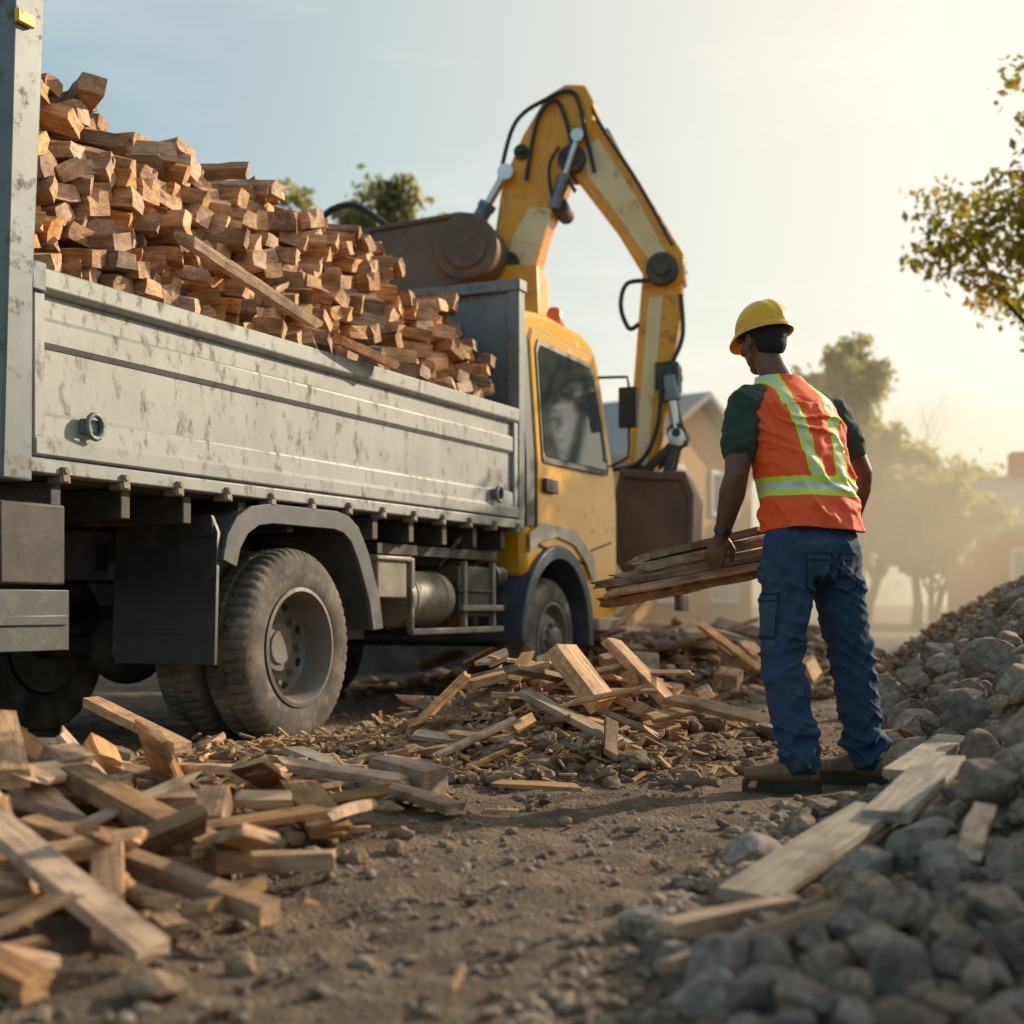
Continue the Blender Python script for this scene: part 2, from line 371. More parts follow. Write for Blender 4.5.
F = np.stack([idx[:-1, :-1], idx[:-1, 1:], idx[1:, 1:], idx[1:, :-1]], -1).reshape(-1, 4)
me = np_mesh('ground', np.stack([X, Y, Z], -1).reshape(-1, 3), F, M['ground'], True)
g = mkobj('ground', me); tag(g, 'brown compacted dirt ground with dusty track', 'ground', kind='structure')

# ------------------------------------------------------------------ rocks
def rock_mesh(i, mat, rough_=1.0):
    rr = random.Random(100 + i)
    bm = bmesh.new(); bmesh.ops.create_icosphere(bm, subdivisions=4, radius=0.5)
    sc = Vector((1, rr.uniform(0.7, 0.95), rr.uniform(0.5, 0.8)))
    planes = [(Vector((rr.gauss(0, 1), rr.gauss(0, 1), rr.gauss(0, 1))).normalized(), rr.uniform(0.25, 0.42)) for _ in range(13)]
    off = Vector((rr.uniform(0, 50),)*3)
    for v in bm.verts:
        for n, d in planes:
            q = v.co.dot(n)
            if q > d: v.co -= n * (q - d) * 0.97
        v.co += v.co.normalized() * rough_ * (0.045 * noise.noise(v.co * 3 + off) + 0.028 * noise.noise(v.co * 9 + off)+0.014 * noise.noise(v.co * 22 + off))
        v.co = Vector((v.co.x*sc.x, v.co.y*sc.y, v.co.z*sc.z))
    me = bpy.data.meshes.new('rock'); bm.to_mesh(me); bm.free()
    me.polygons.foreach_set('use_smooth', [True]*len(me.polygons)); me.set_sharp_from_angle(angle=rad(28))
    me.materials.append(mat); return me
rocks = [rock_mesh(i, M['rock'], .8) for i in range(10)]
clods = [rock_mesh(i + 20, M['clod'], 1.7) for i in range(6)]

def inview(x, y, m=60):
    if y < 1.5: return False
    px = 512 + 1422*x/y; py = 605 + 1422*(.7-Hs(x, y))/y
    return -m < px < 1024 + m and py < 1024 + m + 20
def edge_x(y): return 0.25+0.15*(y-2.5) if y < 2.5 else 0.25+0.385*(y-2.5) if y < 7 else 1.98+0.25*(y-7)
PLANKS = [((0.50, 3.08), (0.93, 3.62)), ((0.92, 3.50), (1.22, 4.02)), ((1.12, 4.10), (1.46, 4.70))]
def near_plank(x, y, d):
    for (a, b), (c, e) in PLANKS:
        t = max(0, min(1, ((x-a)*(c-a)+(y-b)*(e-b))/((c-a)**2+(e-b)**2)))
        if math.hypot(x-a-t*(c-a), y-b-t*(e-b)) < d: return True
    return False

placed = []
cnt = 0; tries = 0
while cnt < 298 and tries < 60000:
    tries += 1
    y = 1.7 + 9.0 * R.random()**1.35; ex = edge_x(y)
    x = ex + R.uniform(-0.05, 1.0) * (0.6 + 0.20*y)
    if y < 3: x = R.uniform(0.28, 1.1)
    if not inview(x, y, 40): continue
    if y > 4.6 and y < 6.2 and x < ex + 0.20: continue
    sz = R.choice([0.11, 0.13, 0.16, 0.19, 0.23, 0.28]) * (0.8 + 0.05*y) * R.uniform(0.8, 1.2)
    if y < 3.8: sz = min(sz, 0.065*y*R.uniform(.55, 1))
    if near_plank(x, y, .09+sz*.45): continue
    if any((x-a)**2+(y-b)**2 < ((sz+c)*0.33)**2 for a, b, c in placed): continue
    placed.append((x, y, sz))
    o = bpy.data.objects.new('rock', R.choice(rocks)); COL.objects.link(o)
    o.location = (x, y, Hs(x, y) + sz*0.24); o.scale = (sz*R.uniform(0.9, 1.25), sz*R.uniform(0.85, 1.1), sz*R.uniform(0.85, 1.1))
    o.rotation_euler = (R.uniform(-.5, .5), R.uniform(-.5, .5), R.uniform(0, 6.28))
    tag(o, 'angular grey brown stone in the rubble heap', 'rock', 'stones of the rubble heap'); cnt += 1

heaps = [(-1.5, 4.4, 0.75, 1.0), (0.22, 6.9, 0.8, 0.85), (-0.60, 6.2, 0.6, 0.5), (1.0, 11.8, 1.2, 1.0), (2.4, 13.0, 1.2, 1.0), (-0.1, 5.9, 0.6, 0.4)]
for i in range(298):
    if i < 262:
        cx, cy, sx, sy = R.choice([heaps[0], heaps[1], heaps[1], heaps[1], heaps[2], heaps[2], heaps[5], heaps[3], heaps[4]]); x = R.gauss(cx, sx*0.6); y = R.gauss(cy, sy*0.6); sz = R.uniform(0.06, 0.21)*(1 if cy < 10 else 1.6)
        if x < -.4 and 5 < y < 8: sz = min(sz, R.uniform(.07, .13))
    else:
        y = R.uniform(2.3, 8); x = R.uniform(-0.9, edge_x(y)); sz = R.uniform(0.02, 0.06)
    if abs(x-1.2) < 0.5 and abs(y-5.42) < 0.45: continue
    if not inview(x, y): continue
    if sz > .08 and x > -.3 and y < 5.5: sz = .04
    o = bpy.data.objects.new('earth_clod', R.choice(clods)); COL.objects.link(o)
    o.location = (x, y, Hs(x, y) + sz*0.24); o.scale = (sz*1.1, sz, sz*0.9)
    o.rotation_euler = (R.uniform(-.5, .5), R.uniform(-.5, .5), R.uniform(0, 6.28))
    tag(o, 'brown lump of broken earth on the dirt', 'clod', 'earth lumps lying on the site')

def ico(sub):
    bm = bmesh.new(); bmesh.ops.create_icosphere(bm, subdivisions=sub, radius=0.5)
    V = np.array([v.co[:] for v in bm.verts]); Fc = np.array([[v.index for v in f.verts] for f in bm.faces]); bm.free(); return V, Fc
def scatter_stones(name, pts, sub, mat, label):
    V0, F0 = ico(sub); Vs = []; Fs = []; o = 0
    for (x, y, z, s) in pts:
        v = V0 * (1 + 0.38*(NP.rand(len(V0), 1)-0.5))
        sc = s*np.array([NP.uniform(.8, 1.4), NP.uniform(.7, 1.1), NP.uniform(.5, .85)]); v = v*sc
        a, b2 = NP.uniform(0, 6.28), NP.uniform(-.6, .6)
        ca, sa, cb, sb = math.cos(a), math.sin(a), math.cos(b2), math.sin(b2)
        Rz = np.array([[ca, -sa, 0], [sa, ca, 0], [0, 0, 1]]); Rx = np.array([[1, 0, 0], [0, cb, -sb], [0, sb, cb]])
        v = v @ (Rz @ Rx).T + np.array([x, y, z]); Vs.append(v); Fs.append(F0+o); o += len(V0)
    me = np_mesh(name, np.concatenate(Vs), np.concatenate(Fs), mat, False)
    ob = mkobj(name, me); tag(ob, label, 'rubble', kind='stuff'); return ob
near, far, brown = [], [], []
for i in range(22000):
    r = R.random()
    if r < 0.48:
        y = 1.6 + 14*R.random()**1.6; x = edge_x(y) + (R.random()**1.1 * (1.0+0.35*y) - 0.25)
        s = R.uniform(0.018, 0.065)*(0.7+0.05*y)
        if y < 3: s *= .7
    elif r < 0.76:
        cx, cy, sx, sy = R.choice(heaps); x = R.gauss(cx, sx*0.8); y = R.gauss(cy, sy*0.8); s = R.choice((.012, .02, .03, .045, .06, .08))*R.uniform(.7, 1.3)
        if x > -.2 and y < 5.3: s = min(s, .02)
        if cy > 10: s *= 1.8
    else:
        y = 2.1+9*R.random()**1.3; x = R.uniform(-1.3, edge_x(y)); s = R.choice((.004, .006, .009, .012, .016, .024, .03, .006))*R.uniform(.7, 1.3)
    if not inview(x, y, 120): continue
    if abs(x-1.2) < 0.40 and abs(y-5.42) < 0.35 and s > 0.010: continue
    if s > .02 and near_plank(x, y, .09+s*.5): continue
    z = Hs(x, y) + s*0.12
    if .48 <= r < .76 and s > .02: brown.append((x, y, z+s*.1, s))
    else: (near if (y < 5.5 and s > 0.02) else far).append((x, y, z, s))
scatter_stones('rubble_gravel', near, 2, M['stones'], 'loose broken gravel between the larger stones')
scatter_stones('broken_rubble', brown, 2, M['rubble'], 'brown broken rubble heaped beside the truck wheels')
scatter_stones('gravel', far, 1, M['stones'], 'scattered small stones covering the dirt')

# ------------------------------------------------------------------ boards
def beam_mesh(name, L, W, T, mat, seed, jag=0.04, nl=10, amp=.09):
    rr = random.Random(seed); vs = []; off = Vector((seed*3.1, seed*1.7, 0))
    sect = [(-1, -1), (0, -1), (1, -1), (1, 0), (1, 1), (0, 1), (-1, 1), (-1, 0)]
    sl = [rr.uniform(-jag, jag) for _ in range(4)]
    je = [[sl[e*2]*a + sl[e*2+1]*b*.5 + rr.uniform(-jag, jag)*.5 for a, b in sect] for e in range(2)]
    cham = 0.95
    bw = rr.uniform(-0.004, 0.004); fs = []
    for i in range(nl+1):
        u = i/nl; x = (u-0.5)*L
        for k, (a, b) in enumerate(sect):
            ca = cham if abs(a) == 1 and abs(b) == 1 else 1
            yy = a*W/2*ca; zz = b*T/2*ca
            xx = x + (je[0][k] if i == 0 else je[1][k] if i == nl else 0)
            p = Vector((xx, yy, zz)); n = noise.noise_vector(p*9+off)*amp*min(W, T)
            p += Vector((0, n.y, n.z)); p.y += bw*math.sin(u*math.pi)
            vs.append(p)
    for i in range(nl):
        for k in range(8):
            j = (k+1) % 8; fs.append((i*8+k, i*8+j, (i+1)*8+j, (i+1)*8+k))
    mi = [0]*len(fs)
    for e, base in ((0, 0), (1, nl*8)):
        c = len(vs); cen = sum((vs[base+k] for k in range(8)), Vector())/8; cen.x += rr.uniform(-jag, jag)*0.1; vs.append(cen)
        for k in range(8):
            j = (k+1) % 8; fs.append((base+k, base+j, c)); mi.append(1)
    mb = MB(); mb.add(vs, fs); mb.m = mi
    me_ = M['load_end'] if mat in (M['load'],) else M['plank_end'] if mat == M['plank'] else mat
    return mb.mesh(name, [mat, me_], 22)

def omat(p0, p1, roll=0.0):
    p0 = Vector(p0); p1 = Vector(p1); d = (p1-p0).normalized()
    z = Vector((0, 0, 1)); y = z.cross(d).normalized(); z = d.cross(y)
    m = Matrix((d, y, z)).transposed().to_4x4() @ Matrix.Rotation(roll, 4, 'X')
    return Matrix.Translation((p0+p1)/2) @ m
def orient(o, p0, p1, roll=0.0): o.matrix_world = omat(p0, p1, roll)

TA = rad(65); TO = Vector((-1.09, 7.25, 0)); TM = Matrix.Translation(TO) @ Matrix.Rotation(TA, 4, 'Z')

# ---- load
lm = []
for i in range(20):
    rr = random.Random(i+500); L = rr.uniform(0.45, 0.85)
    lm.append((L, beam_mesh('timber', L, rr.uniform(0.085, 0.145), rr.uniform(0.062, 0.105), M['load'], i+60, 0.02, 8, .12)))
def ztop(t):
    pts = [(-1.8, 2.74), (-1.5, 2.98), (-1.2, 2.97), (-0.8, 2.90), (-0.3, 2.96), (0.3, 2.96), (0.9, 2.92), (1.45, 2.88), (1.62, 2.78), (1.70, 2.50), (1.9, 2.62), (2.2, 2.66), (2.6, 2.54)]
    for (a, b), (c, d) in zip(pts, pts[1:]):
        if t <= c: return b + (d-b)*(t-a)/(c-a)
    return 2.4
cands = []
z = 1.99
while z < 3.02:
    t = -1.76 + R.uniform(0, .1)
    while t < 2.5:
        if z < ztop(t) + R.uniform(-.08, .05):
            w = 0.09 + 0.40*(z-1.99)**1.1 + R.uniform(-0.07, 0.13)
            if z > 2.07: w -= .07
            cands.append((t, max(w, .03), z))
        t += R.uniform(0.12, 0.165)
    z += 0.088
R.shuffle(cands)
mb = MB(); mb.box((-1.78, 0.65, 1.34), (2.6, 2.05, 2.42), 0, TM); mb.box((-1.78, 0.18, 1.34), (2.6, 0.75, 1.93), 0, TM)
def join_mesh(mb, me, mat):
    mb.add([mat @ v.co for v in me.vertices], [tuple(p.vertices) for p in me.polygons])
    k = len(me.polygons)
    for i, p in enumerate(me.polygons): mb.m[-k+i] = p.material_index
for n_, (t, w, z) in enumerate(cands):
    L, me = R.choice(lm)
    yaw = R.gauss(-0.36, 0.28); pit = R.gauss(-0.03, 0.11)
    if R.random() < 0.07: yaw = R.choice((R.uniform(-1.2, -0.8), R.uniform(.4, .8)))
    if z < 2.07: pit = abs(pit)
    d = Vector((math.sin(-yaw), -math.cos(yaw), pit)).normalized()
    c0 = Vector((t, w, z + R.uniform(-.02, .02))); p1 = TM @ c0; p0 = TM @ (c0 - d*L)
    if n_ < 299:
        o = bpy.data.objects.new('timber', me); COL.objects.link(o); orient(o, p0, p1, R.gauss(0, 0.25))
        tag(o, 'rough reddish brown timber end stacked on the truck bed', 'timber', 'timbers stacked on the truck bed')
    else: join_mesh(mb, me, omat(p0, p1, R.gauss(0, .25)))
for i in range(230):
    t = R.uniform(-1.55, 2.35); w = R.uniform(0.5, 1.9); zt = ztop(t) - 0.03 - 0.25*max(0, w-1.3) + R.uniform(-0.1, 0.05)
    if R.random() < 0.35: zt -= R.uniform(0, .5)
    L, me = R.choice(lm); a = R.uniform(0, math.pi); c = Vector((t, w, zt)); d = Vector((math.cos(a), math.sin(a), R.gauss(0, .15))).normalized()*L/2*.8
    join_mesh(mb, me, omat(TM @ (c-d), TM @ (c+d), R.uniform(0, 1)) @ Matrix.Scale(.8, 4))
o = mb.obj('timber_heap_core', [M['load'], M['load_end']], smooth=22); tag(o, 'mass of broken timber filling the truck bed', 'timber heap', kind='stuff')
for p0, p1, W, mt in [((-0.95, -0.03, 2.34), (0.02, -0.07, 2.14), .09, 'plank'), ((0.3, -0.05, 2.10), (0.8, -0.08, 2.05), .08, 'load')]:
    a = TM @ Vector(p0); b = TM @ Vector(p1)
    o = mkobj('board', beam_mesh('board', (b-a).length, W, .05, M[mt], R.randint(1, 999), .03)); orient(o, a, b, 0.3)
    tag(o, 'long splintered board lying across the timber stack', 'board')

# ---- debris boards
bset = []
for i in range(24):
    rr = random.Random(i+900); L = rr.uniform(0.15, 0.5)
    bset.append((L, beam_mesh('board', L, rr.uniform(0.04, 0.10), rr.uniform(0.015, 0.04), M['plank'], i+200, 0.035, 9, .10)))
blk = []
for i in range(5):
    rr = random.Random(i+950); L = rr.uniform(.12, .2)
    blk.append((L, beam_mesh('wood_block', L, rr.uniform(.09, .12), rr.uniform(.07, .1), M['plank'], i+400, .012, 5)))
def scat(n, cx, cy, sx, sy, scl=(0.7, 1.1), zj=0.08):
    k = 0; tr = 0
    while k < n and tr < n*20:
        tr += 1
        x = R.gauss(cx, sx); y = R.gauss(cy, sy)
        if not inview(x, y, 60): continue
        if abs(x-1.2) < 0.5 and abs(y-5.42) < 0.5: continue
        if (x > 0.15 and y < 5.7) or (x > -.38 and y < 4.6) or (x > .95 and y < 9): continue
        L, me = R.choice(bset) if R.random() < .82 else R.choice(blk)
        s = R.uniform(*scl); a = R.gauss(0.1, 1.0) if R.random() < .6 else R.uniform(0, 3.14)
        o = bpy.data.objects.new(me.name.split('.')[0], me); COL.objects.link(o)
        dx, dy = math.cos(a)*L*s/2, math.sin(a)*L*s/2
        za = Hs(x-dx, y-dy); zb = Hs(x+dx, y+dy); zz = max(0, Hs(x, y)-(za+zb)/2)
        lift = 0.025 + zz + R.uniform(0, zj); ti = R.gauss(0, 0.22)*L*s
        if x < -.4 and 4.8 < y < 8: lift = .02+zz; ti *= .4
        orient(o, (x-dx, y-dy, za+lift+max(0, ti)), (x+dx, y+dy, zb+lift+max(0, -ti)), R.gauss(0, .4)); o.scale = (s, s, s)
        tag(o, 'broken pale board lying on the debris heap', 'board', 'boards of the debris heaps'); k += 1
scat(46, -1.4, 4.1, 0.5, 0.8, (.75, 1.2))
scat(12, -0.8, 3.9, 0.28, 0.35)
scat(8, -1.1, 3.0, 0.25, 0.3)
scat(56, 0.18, 6.75, 0.42, 0.5, (0.6, 1.0), .16)
scat(16, -0.5, 5.8, 0.4, 0.4, (0.5, 0.8), .04)
scat(30, 1.2, 11.8, 0.8, 0.8, (1.2, 1.9), .15)
scat(8, 0.7, 8.8, 0.4, 0.6, (0.6, 0.9))
def board(p0, p1, W, T, mt='plank', roll=0, lab='long pale sawn board lying on the debris', name='board', jag=.012, amp=.05):
    a = Vector(p0); b = Vector(p1)
    o = mkobj(name, beam_mesh(name, (b-a).length, W, T, M[mt], R.randint(1, 9999), jag, 14, amp)); orient(o, a, b, roll)
    tag(o, lab, 'board'); return o
board((-1.20, 3.20, .24), (-0.66, 2.62, .06), .085, .03)
board((-1.22, 3.95, .23), (-0.66, 3.38, .09), .09, .055)
board((-1.16, 3.42, .17), (-0.50, 2.95, .06), .07, .045)
board((-0.92, 3.20, .10), (-0.68, 2.88, .04), .06, .03)
board((-1.20, 2.75, .06), (-0.84, 2.52, .05), .10, .04)
board((-1.10, 2.62, .12), (-0.82, 2.45, .04), .07, .04)
board((-1.55, 4.3, .36), (-1.32, 3.75, .24), .10, .05)
board((-0.95, 3.42, .07), (-0.44, 3.52, .07), .07, .045)
board((-1.22, 4.8, .26), (-1.0, 4.3, .12), .07, .04)
board((-1.75, 5.9, .30), (-1.25, 5.4, .16), .08, .04)
board((-0.50, 4.75, .12), (-0.18, 4.55, .05), .10, .03)
board((-0.85, 5.5, .14), (-0.55, 5.2, .07), .09, .03, 'grey_plank', lab='grey weathered board leaning on the heap')
board((-0.66, 4.4, .14), (-0.50, 3.95, .07), .12, .04)
board((0.05, 6.2, .32), (0.50, 5.95, .10), .12, .03, 'grey_plank', lab='grey weathered board leaning on the heap')
board((0.25, 6.35, .38), (0.70, 6.5, .16), .10, .04)
board((0.48, 6.9, .52), (0.76, 6.65, .22), .09, .05)
board((0.22, 6.4, .50), (0.40, 6.25, .26), .15, .08)
board((-0.2, 6.4, .34), (0.15, 6.6, .42), .09, .04)
board((-0.46, 4.95, .12), (-0.26, 4.78, .09), .14, .12, lab='square sawn block standing on the heap', name='wood_block')
board((-0.72, 4.95, .13), (-0.38, 4.62, .07), .10, .03, 'grey_plank', .2, lab='grey weathered board leaning on the heap')
for k, (p0, p1) in enumerate(PLANKS):
    za = max(Hs(p0[0], p0[1]), .0)+.05+.014*k; zb = Hs(*p1)+.075
    board((p0[0], p0[1], za), (p1[0], p1[1], zb), (.135, .125, .11)[k], .032, 'grey_plank', (.02, -.04, .03)[k], 'pale weathered plank laid along the rubble edge', name='plank', jag=.008, amp=.03)
for p0, p1, w_ in [((0.60, 2.66), (0.28, 2.50), .05), ((0.30, 2.74), (0.56, 2.84), .04), ((0.95, 2.95), (1.08, 3.25), .05)]:
    za = Hs(*p0)+.06; zb = Hs(*p1)+.05
    board((p0[0], p0[1], za), (p1[0], p1[1], zb), w_, .04, 'plank', 0.2, 'short broken board among the stones', jag=.02, amp=.1)
Vs, Fs, o_ = [], [], 0
cube = np.array([(x, y, z) for x in (-.5, .5) for y in (-.5, .5) for z in (-.5, .5)])
cf = np.array([(0, 1, 3, 2), (4, 6, 7, 5), (0, 4, 5, 1), (2, 3, 7, 6), (0, 2, 6, 4), (1, 5, 7, 3)])
for i in range(2600):
    cx, cy, sx, sy = R.choice(heaps)
    x = R.gauss(cx, sx*0.7); y = R.gauss(cy, sy*0.7)
    if not inview(x, y): continue
    s = np.array([R.uniform(.03, .12), R.uniform(.008, .03), R.uniform(.004, .015)]) * (1.4 if cy > 10 else 1)
    v = cube*s*(1+.3*(NP.rand(8, 1)-.5)); a = R.uniform(0, 3.14); b = R.gauss(0, .3)
    ca, sa, cb, sb = math.cos(a), math.sin(a), math.cos(b), math.sin(b)
    Mx = np.array([[ca, -sa, 0], [sa, ca, 0], [0, 0, 1]]) @ np.array([[cb, 0, sb], [0, 1, 0], [-sb, 0, cb]])
    Vs.append(v @ Mx.T + np.array([x, y, Hs(x, y)+.02+R.uniform(0, .05)])); Fs.append(cf+o_); o_ += 8
ob = mkobj('wood_splinters', np_mesh('wood_splinters', np.concatenate(Vs), np.concatenate(Fs), M['chips']))
tag(ob, 'splinters and chips of wood strewn over the dirt', 'wood splinters', kind='stuff')

# ================================================================== TRUCK
truck = empty('tipper_truck', TO, TA, 'yellow cab dropside truck with weathered grey bed loaded with timber', 'truck')
bed = MB()
bed.box((-1.9, 0.05, 1.20), (2.72, 2.15, 1.30))
for t in np.arange(-1.7, 2.7, 0.42): bed.box((t-.03, 0.03, 1.07), (t+.03, 2.17, 1.198))
bed_o = bed.obj('bed_floor', M['chassis'], truck, 0, 0.006)
def side(w0, sgn):
    s = MB()
    a = lambda d: w0 + sgn*d
    def bx(t0, t1, d0, d1, z0, z1):
        lo, hi = sorted((a(d0), a(d1))); s.box((t0, lo, z0), (t1, hi, z1))
    bx(-1.86, 2.66, 0.020, 0.045, 1.28, 1.96)
    prof = [(0.0, 1.93), (-.018, 1.95), (-.018, 2.03), (0.05, 2.03), (0.05, 1.93)]
    s.prism([(p[0], p[1]) for p in prof], 0, 1, conv=lambda q: Vector((-1.86 + q[1]*4.52, a(q[0]), q[2])))
    prof = [(0.019, 1.845), (0.0, 1.83), (0.0, 1.74), (0.019, 1.715)]
    s.prism(prof, 0, 1, conv=lambda q: Vector((-1.82 + q[1]*4.44, a(q[0]), q[2])))
    prof = [(0.019, 1.47), (0.0, 1.455), (-.002, 1.37), (-.018, 1.35), (-.018, 1.29), (0.044, 1.282), (.044, 1.47)]
    s.prism(prof, 0, 1, conv=lambda q: Vector((-1.86 + q[1]*4.52, a(q[0]), q[2])))
    bx(-1.86, -1.80, -.008, .019, 1.36, 1.93); bx(2.60, 2.66, -.008, .019, 1.36, 1.93)
    return s
side(0.0, 1).obj('side_panel', M['bed'], truck, 30, 0.006, 'weathered grey dropside panel with dirt streaks')
side(2.20, -1).obj('side_panel', M['bed'], truck, 30, 0.006)
for lo, hi in ((-.03, .06), (2.14, 2.23)):
    rl = MB(); rl.box((-2.02, lo, 1.215), (2.72, hi, 1.277)); rl.obj('bed_rail', M['bed'], truck, 30, 0.008)
for i in range(13):
    hk = MB(); t = -1.72 + i*0.36; hk.box((t-.03, -.04, 1.185), (t+.03, .03, 1.213)); hk.cyl((t, -.05, 1.235), (t, -.02, 1.235), .016, n=8); hk.box((t-.02, -.045, 1.19), (t+.02, -.028, 1.25))
    hk.obj('rope_hook', M['hook'], truck, 30, 0.004)
for t in (-1.55, 2.3):
    lt = MB(); lt.box((t-.05, -.028, 1.40), (t+.05, -.003, 1.46)); lt.tube([(t + .045*math.cos(q), -.04, 1.43+.05*math.sin(q)) for q in np.linspace(0, 6.28, 14)], .012)
    lt.obj('panel_latch', M['post'], truck, 30, .003)
hb = MB()
for w in (0.0, 0.72, 1.44, 2.12): hb.box((2.67, w-.01, 1.22), (2.77, w+.08, 2.90))
hb.box((2.655, -.02, 2.84), (2.785, 2.22, 2.92)); hb.box((2.70, 0.05, 1.3), (2.73, 2.15, 2.85))
hb.obj('headboard', M['post'], truck, 30, .008)
rp = MB()
for w in (-0.03, 2.11):
    rp.prism([(-2.05, 1.18), (-1.89, 1.18), (-1.885, 1.95), (-1.80, 3.45), (-1.97, 3.45)], w, w+.12)
    rp.box((-1.885, w+.01, 1.93), (-1.80, w+.09, 2.05))
rp.box((-2.04, -.03, 3.38), (-1.79, 2.23, 3.5)); rp.box((-2.06, .09, 1.2), (-1.96, 2.11, 1.34))
for k in range(5): rp.box((-1.965+k*.012, 0.09, 1.5+k*.38), (-1.925+k*.012, 2.11, 1.80+k*.38))
rp.obj('rear_frame', M['post'], truck, 30, .01, 'tall blue grey steel frame at the rear of the bed')
yl = MB(); yl.box((-1.99, -.055, 2.93), (-1.90, -.032, 2.98)); yl.obj('marker_plate', M['helmet'], truck, 30, .004)
ch = MB()
for w in (.62, 1.42): ch.box((-1.9, w, .82), (4.3, w+.09, 1.05))
for t in (-1.6, -.8, .7, 1.5, 2.3): ch.box((t, .62, .86), (t+.1, 1.5, 1.0))
ch.cyl((0, .3, .47), (0, 1.9, .47), .07); ch.sphere((0, 1.1, .47), (.22, .2, .2)); ch.cyl((0, 1.1, .5), (2.9, 1.1, .85), .045)
ch.cyl((3.37, .3, .45), (3.37, 1.9, .45), .06)
for w in (.55, 1.5):
    for k in range(4): ch.box((-.55+.06*k, w, .60+.025*k), (.55-.06*k, w+.08, .62+.025*k))
ch.obj('chassis_frame', M['chassis'], truck, 30, .005)
for lo, hi in ((-.02, .50), (1.7, 2.2)):
    bp = MB(); bp.box((-2.05, lo, .78), (-1.70, hi, 1.10)); bp.obj('storage_box', M['chassis'], truck, 30, .01)
bp = MB(); bp.box((-2.10, -.04, .52), (-1.70, .06, .76)); bp.box((-2.10, .06, .55), (-1.98, 2.14, .74)); bp.box((-2.10, 2.14, .52), (-1.70, 2.24, .76)); bp.box((-2.09, -.05, .62), (-1.72, -.042, .66))
bp.obj('rear_bumper', M['fender'], truck, 30, .012)
def fender(w0, w1, side_w):
    f = MB()
    top_ = [(-.68, .90), (-.645, 1.02), (-.57, 1.11), (-.45, 1.165), (-.3, 1.185), (.3, 1.185), (.42, 1.165), (.52, 1.11), (.62, .98), (.74, .74), (.78, .56)]
    inn = [(-.655, .90), (-.62, 1.0), (-.55, 1.085), (-.44, 1.14), (-.3, 1.16), (.3, 1.16), (.41, 1.14), (.50, 1.09), (.60, .96), (.715, .73), (.755, .56)]
    f.prism(top_ + inn[::-1], w0, w1)
    ro = [(x*1.01, z+.01) for x, z in top_]; ri = [(-.58, .88), (-.55, .97), (-.49, 1.04), (-.40, 1.085), (-.28, 1.10), (.28, 1.10), (.37, 1.085), (.45, 1.04), (.53, .93), (.645, .71), (.68, .56)]
    f.prism(ro + ri[::-1], side_w-.012, side_w+.012, 0)
    return f
fender(-.02, .60, -.03).obj('rear_fender', M['fender'], truck, 40, .003)
fender(1.6, 2.22, 2.23).obj('rear_fender', M['fender'], truck, 40, .003)
for w in (-.02, 1.62):
    f = MB()
    f.prism([(0, 0), (.58, 0), (.60, .05), (.60, .62), (.56, .70), (.04, .70), (0, .62)], 0, .025, conv=lambda q: Vector((-.70-.04*(.7-q[2]) + q[1], w+q[0], .42+q[2])))
    f.box((-.715, w+.02, 1.02), (-.702, w+.58, 1.10)); f.box((-.728, w+.03, .56), (-.712, w+.57, .585))
    f.obj('mud_flap', M['plastic'], truck, 30, .003)
def tyre_mesh(r=.45, w=.25, n=56):
    mb = MB(); vs = []; fs = []
    prof = [(.255, .02), (.275, .0), (.33, -.010), (.39, -.002), (.425, .012), (.442, .03), (.45, .06), (.45, .105), (.440, .112), (.440, .138), (.45, .145), (.45, .19), (.442, .22), (.425, .238), (.39, .25), (.33, .258), (.275, .25), (.255, .23)]
    k = len(prof); N = n*4
    for i in range(N):
        t = 2*math.pi*i/N; ph = i % 4
        for q, (rr, y) in enumerate(prof):
            dr = 0
            if q in (4, 5, 6, 7, 10, 11, 12):
                sh = ph if q < 8 else (ph+2) % 4
                if sh == 0: dr = -.010
            vs.append((math.cos(t)*(rr+dr)*r/.45, y*w/.25, math.sin(t)*(rr+dr)*r/.45))
    for i in range(N):
        j = (i+1) % N
        for q in range(k-1): fs.append((i*k+q, i*k+q+1, j*k+q+1, j*k+q))
    mb.add(vs, fs); return mb.mesh('tyre', M['tyre'], 38)
def rim_mesh(kind):
    mb = MB(); c = (0, 0, 0)
    if kind == 'rear':
        prof = [(.272, .01), (.278, -.008), (.26, -.012), (.246, .01), (.238, .06), (.228, .13), (.20, .15), (.15, .155), (.118, .152), (.112, .125), (.082, .122), (.078, .112), (.03, .112), (.0001, .112)]
        mb.lathe(prof, c, 64); yb, rb, nb = .148, .165, 8
    else:
        prof = [(.272, .01), (.278, -.008), (.26, -.012), (.242, .01), (.228, .05), (.20, .06), (.17, .03), (.15, .005), (.125, .0), (.10, .0), (.095, -.03), (.075, -.05), (.03, -.055), (.0001, -.055)]
        mb.lathe(prof, c, 64); yb, rb, nb = .0, .118, 10
    mb.lathe([(.25, .24), (.2, .22), (.1, .2), (.001, .2)], c, 48)
    for i in range(nb):
        t = 2*math.pi*i/nb
        mb.cyl((rb*math.cos(t), yb-.028, rb*math.sin(t)), (rb*math.cos(t), yb+.01, rb*math.sin(t)), .014, n=6)
    for i in range(8):
        t = 2*math.pi*(i+.5)/8; q = .195 if kind != 'rear' else .205
        y0 = .045 if kind != 'rear' else .142
        mb.cyl((q*math.cos(t), y0, q*math.sin(t)), (q*math.cos(t), y0+.012, q*math.sin(t)), .022, n=12, mi=1)
    return mb.mesh('rim', [M['rim'], M['hose']], 24)
tmr = tyre_mesh(.505); tm = tyre_mesh(.45); rr_, rf_ = rim_mesh('rear'), rim_mesh('front')
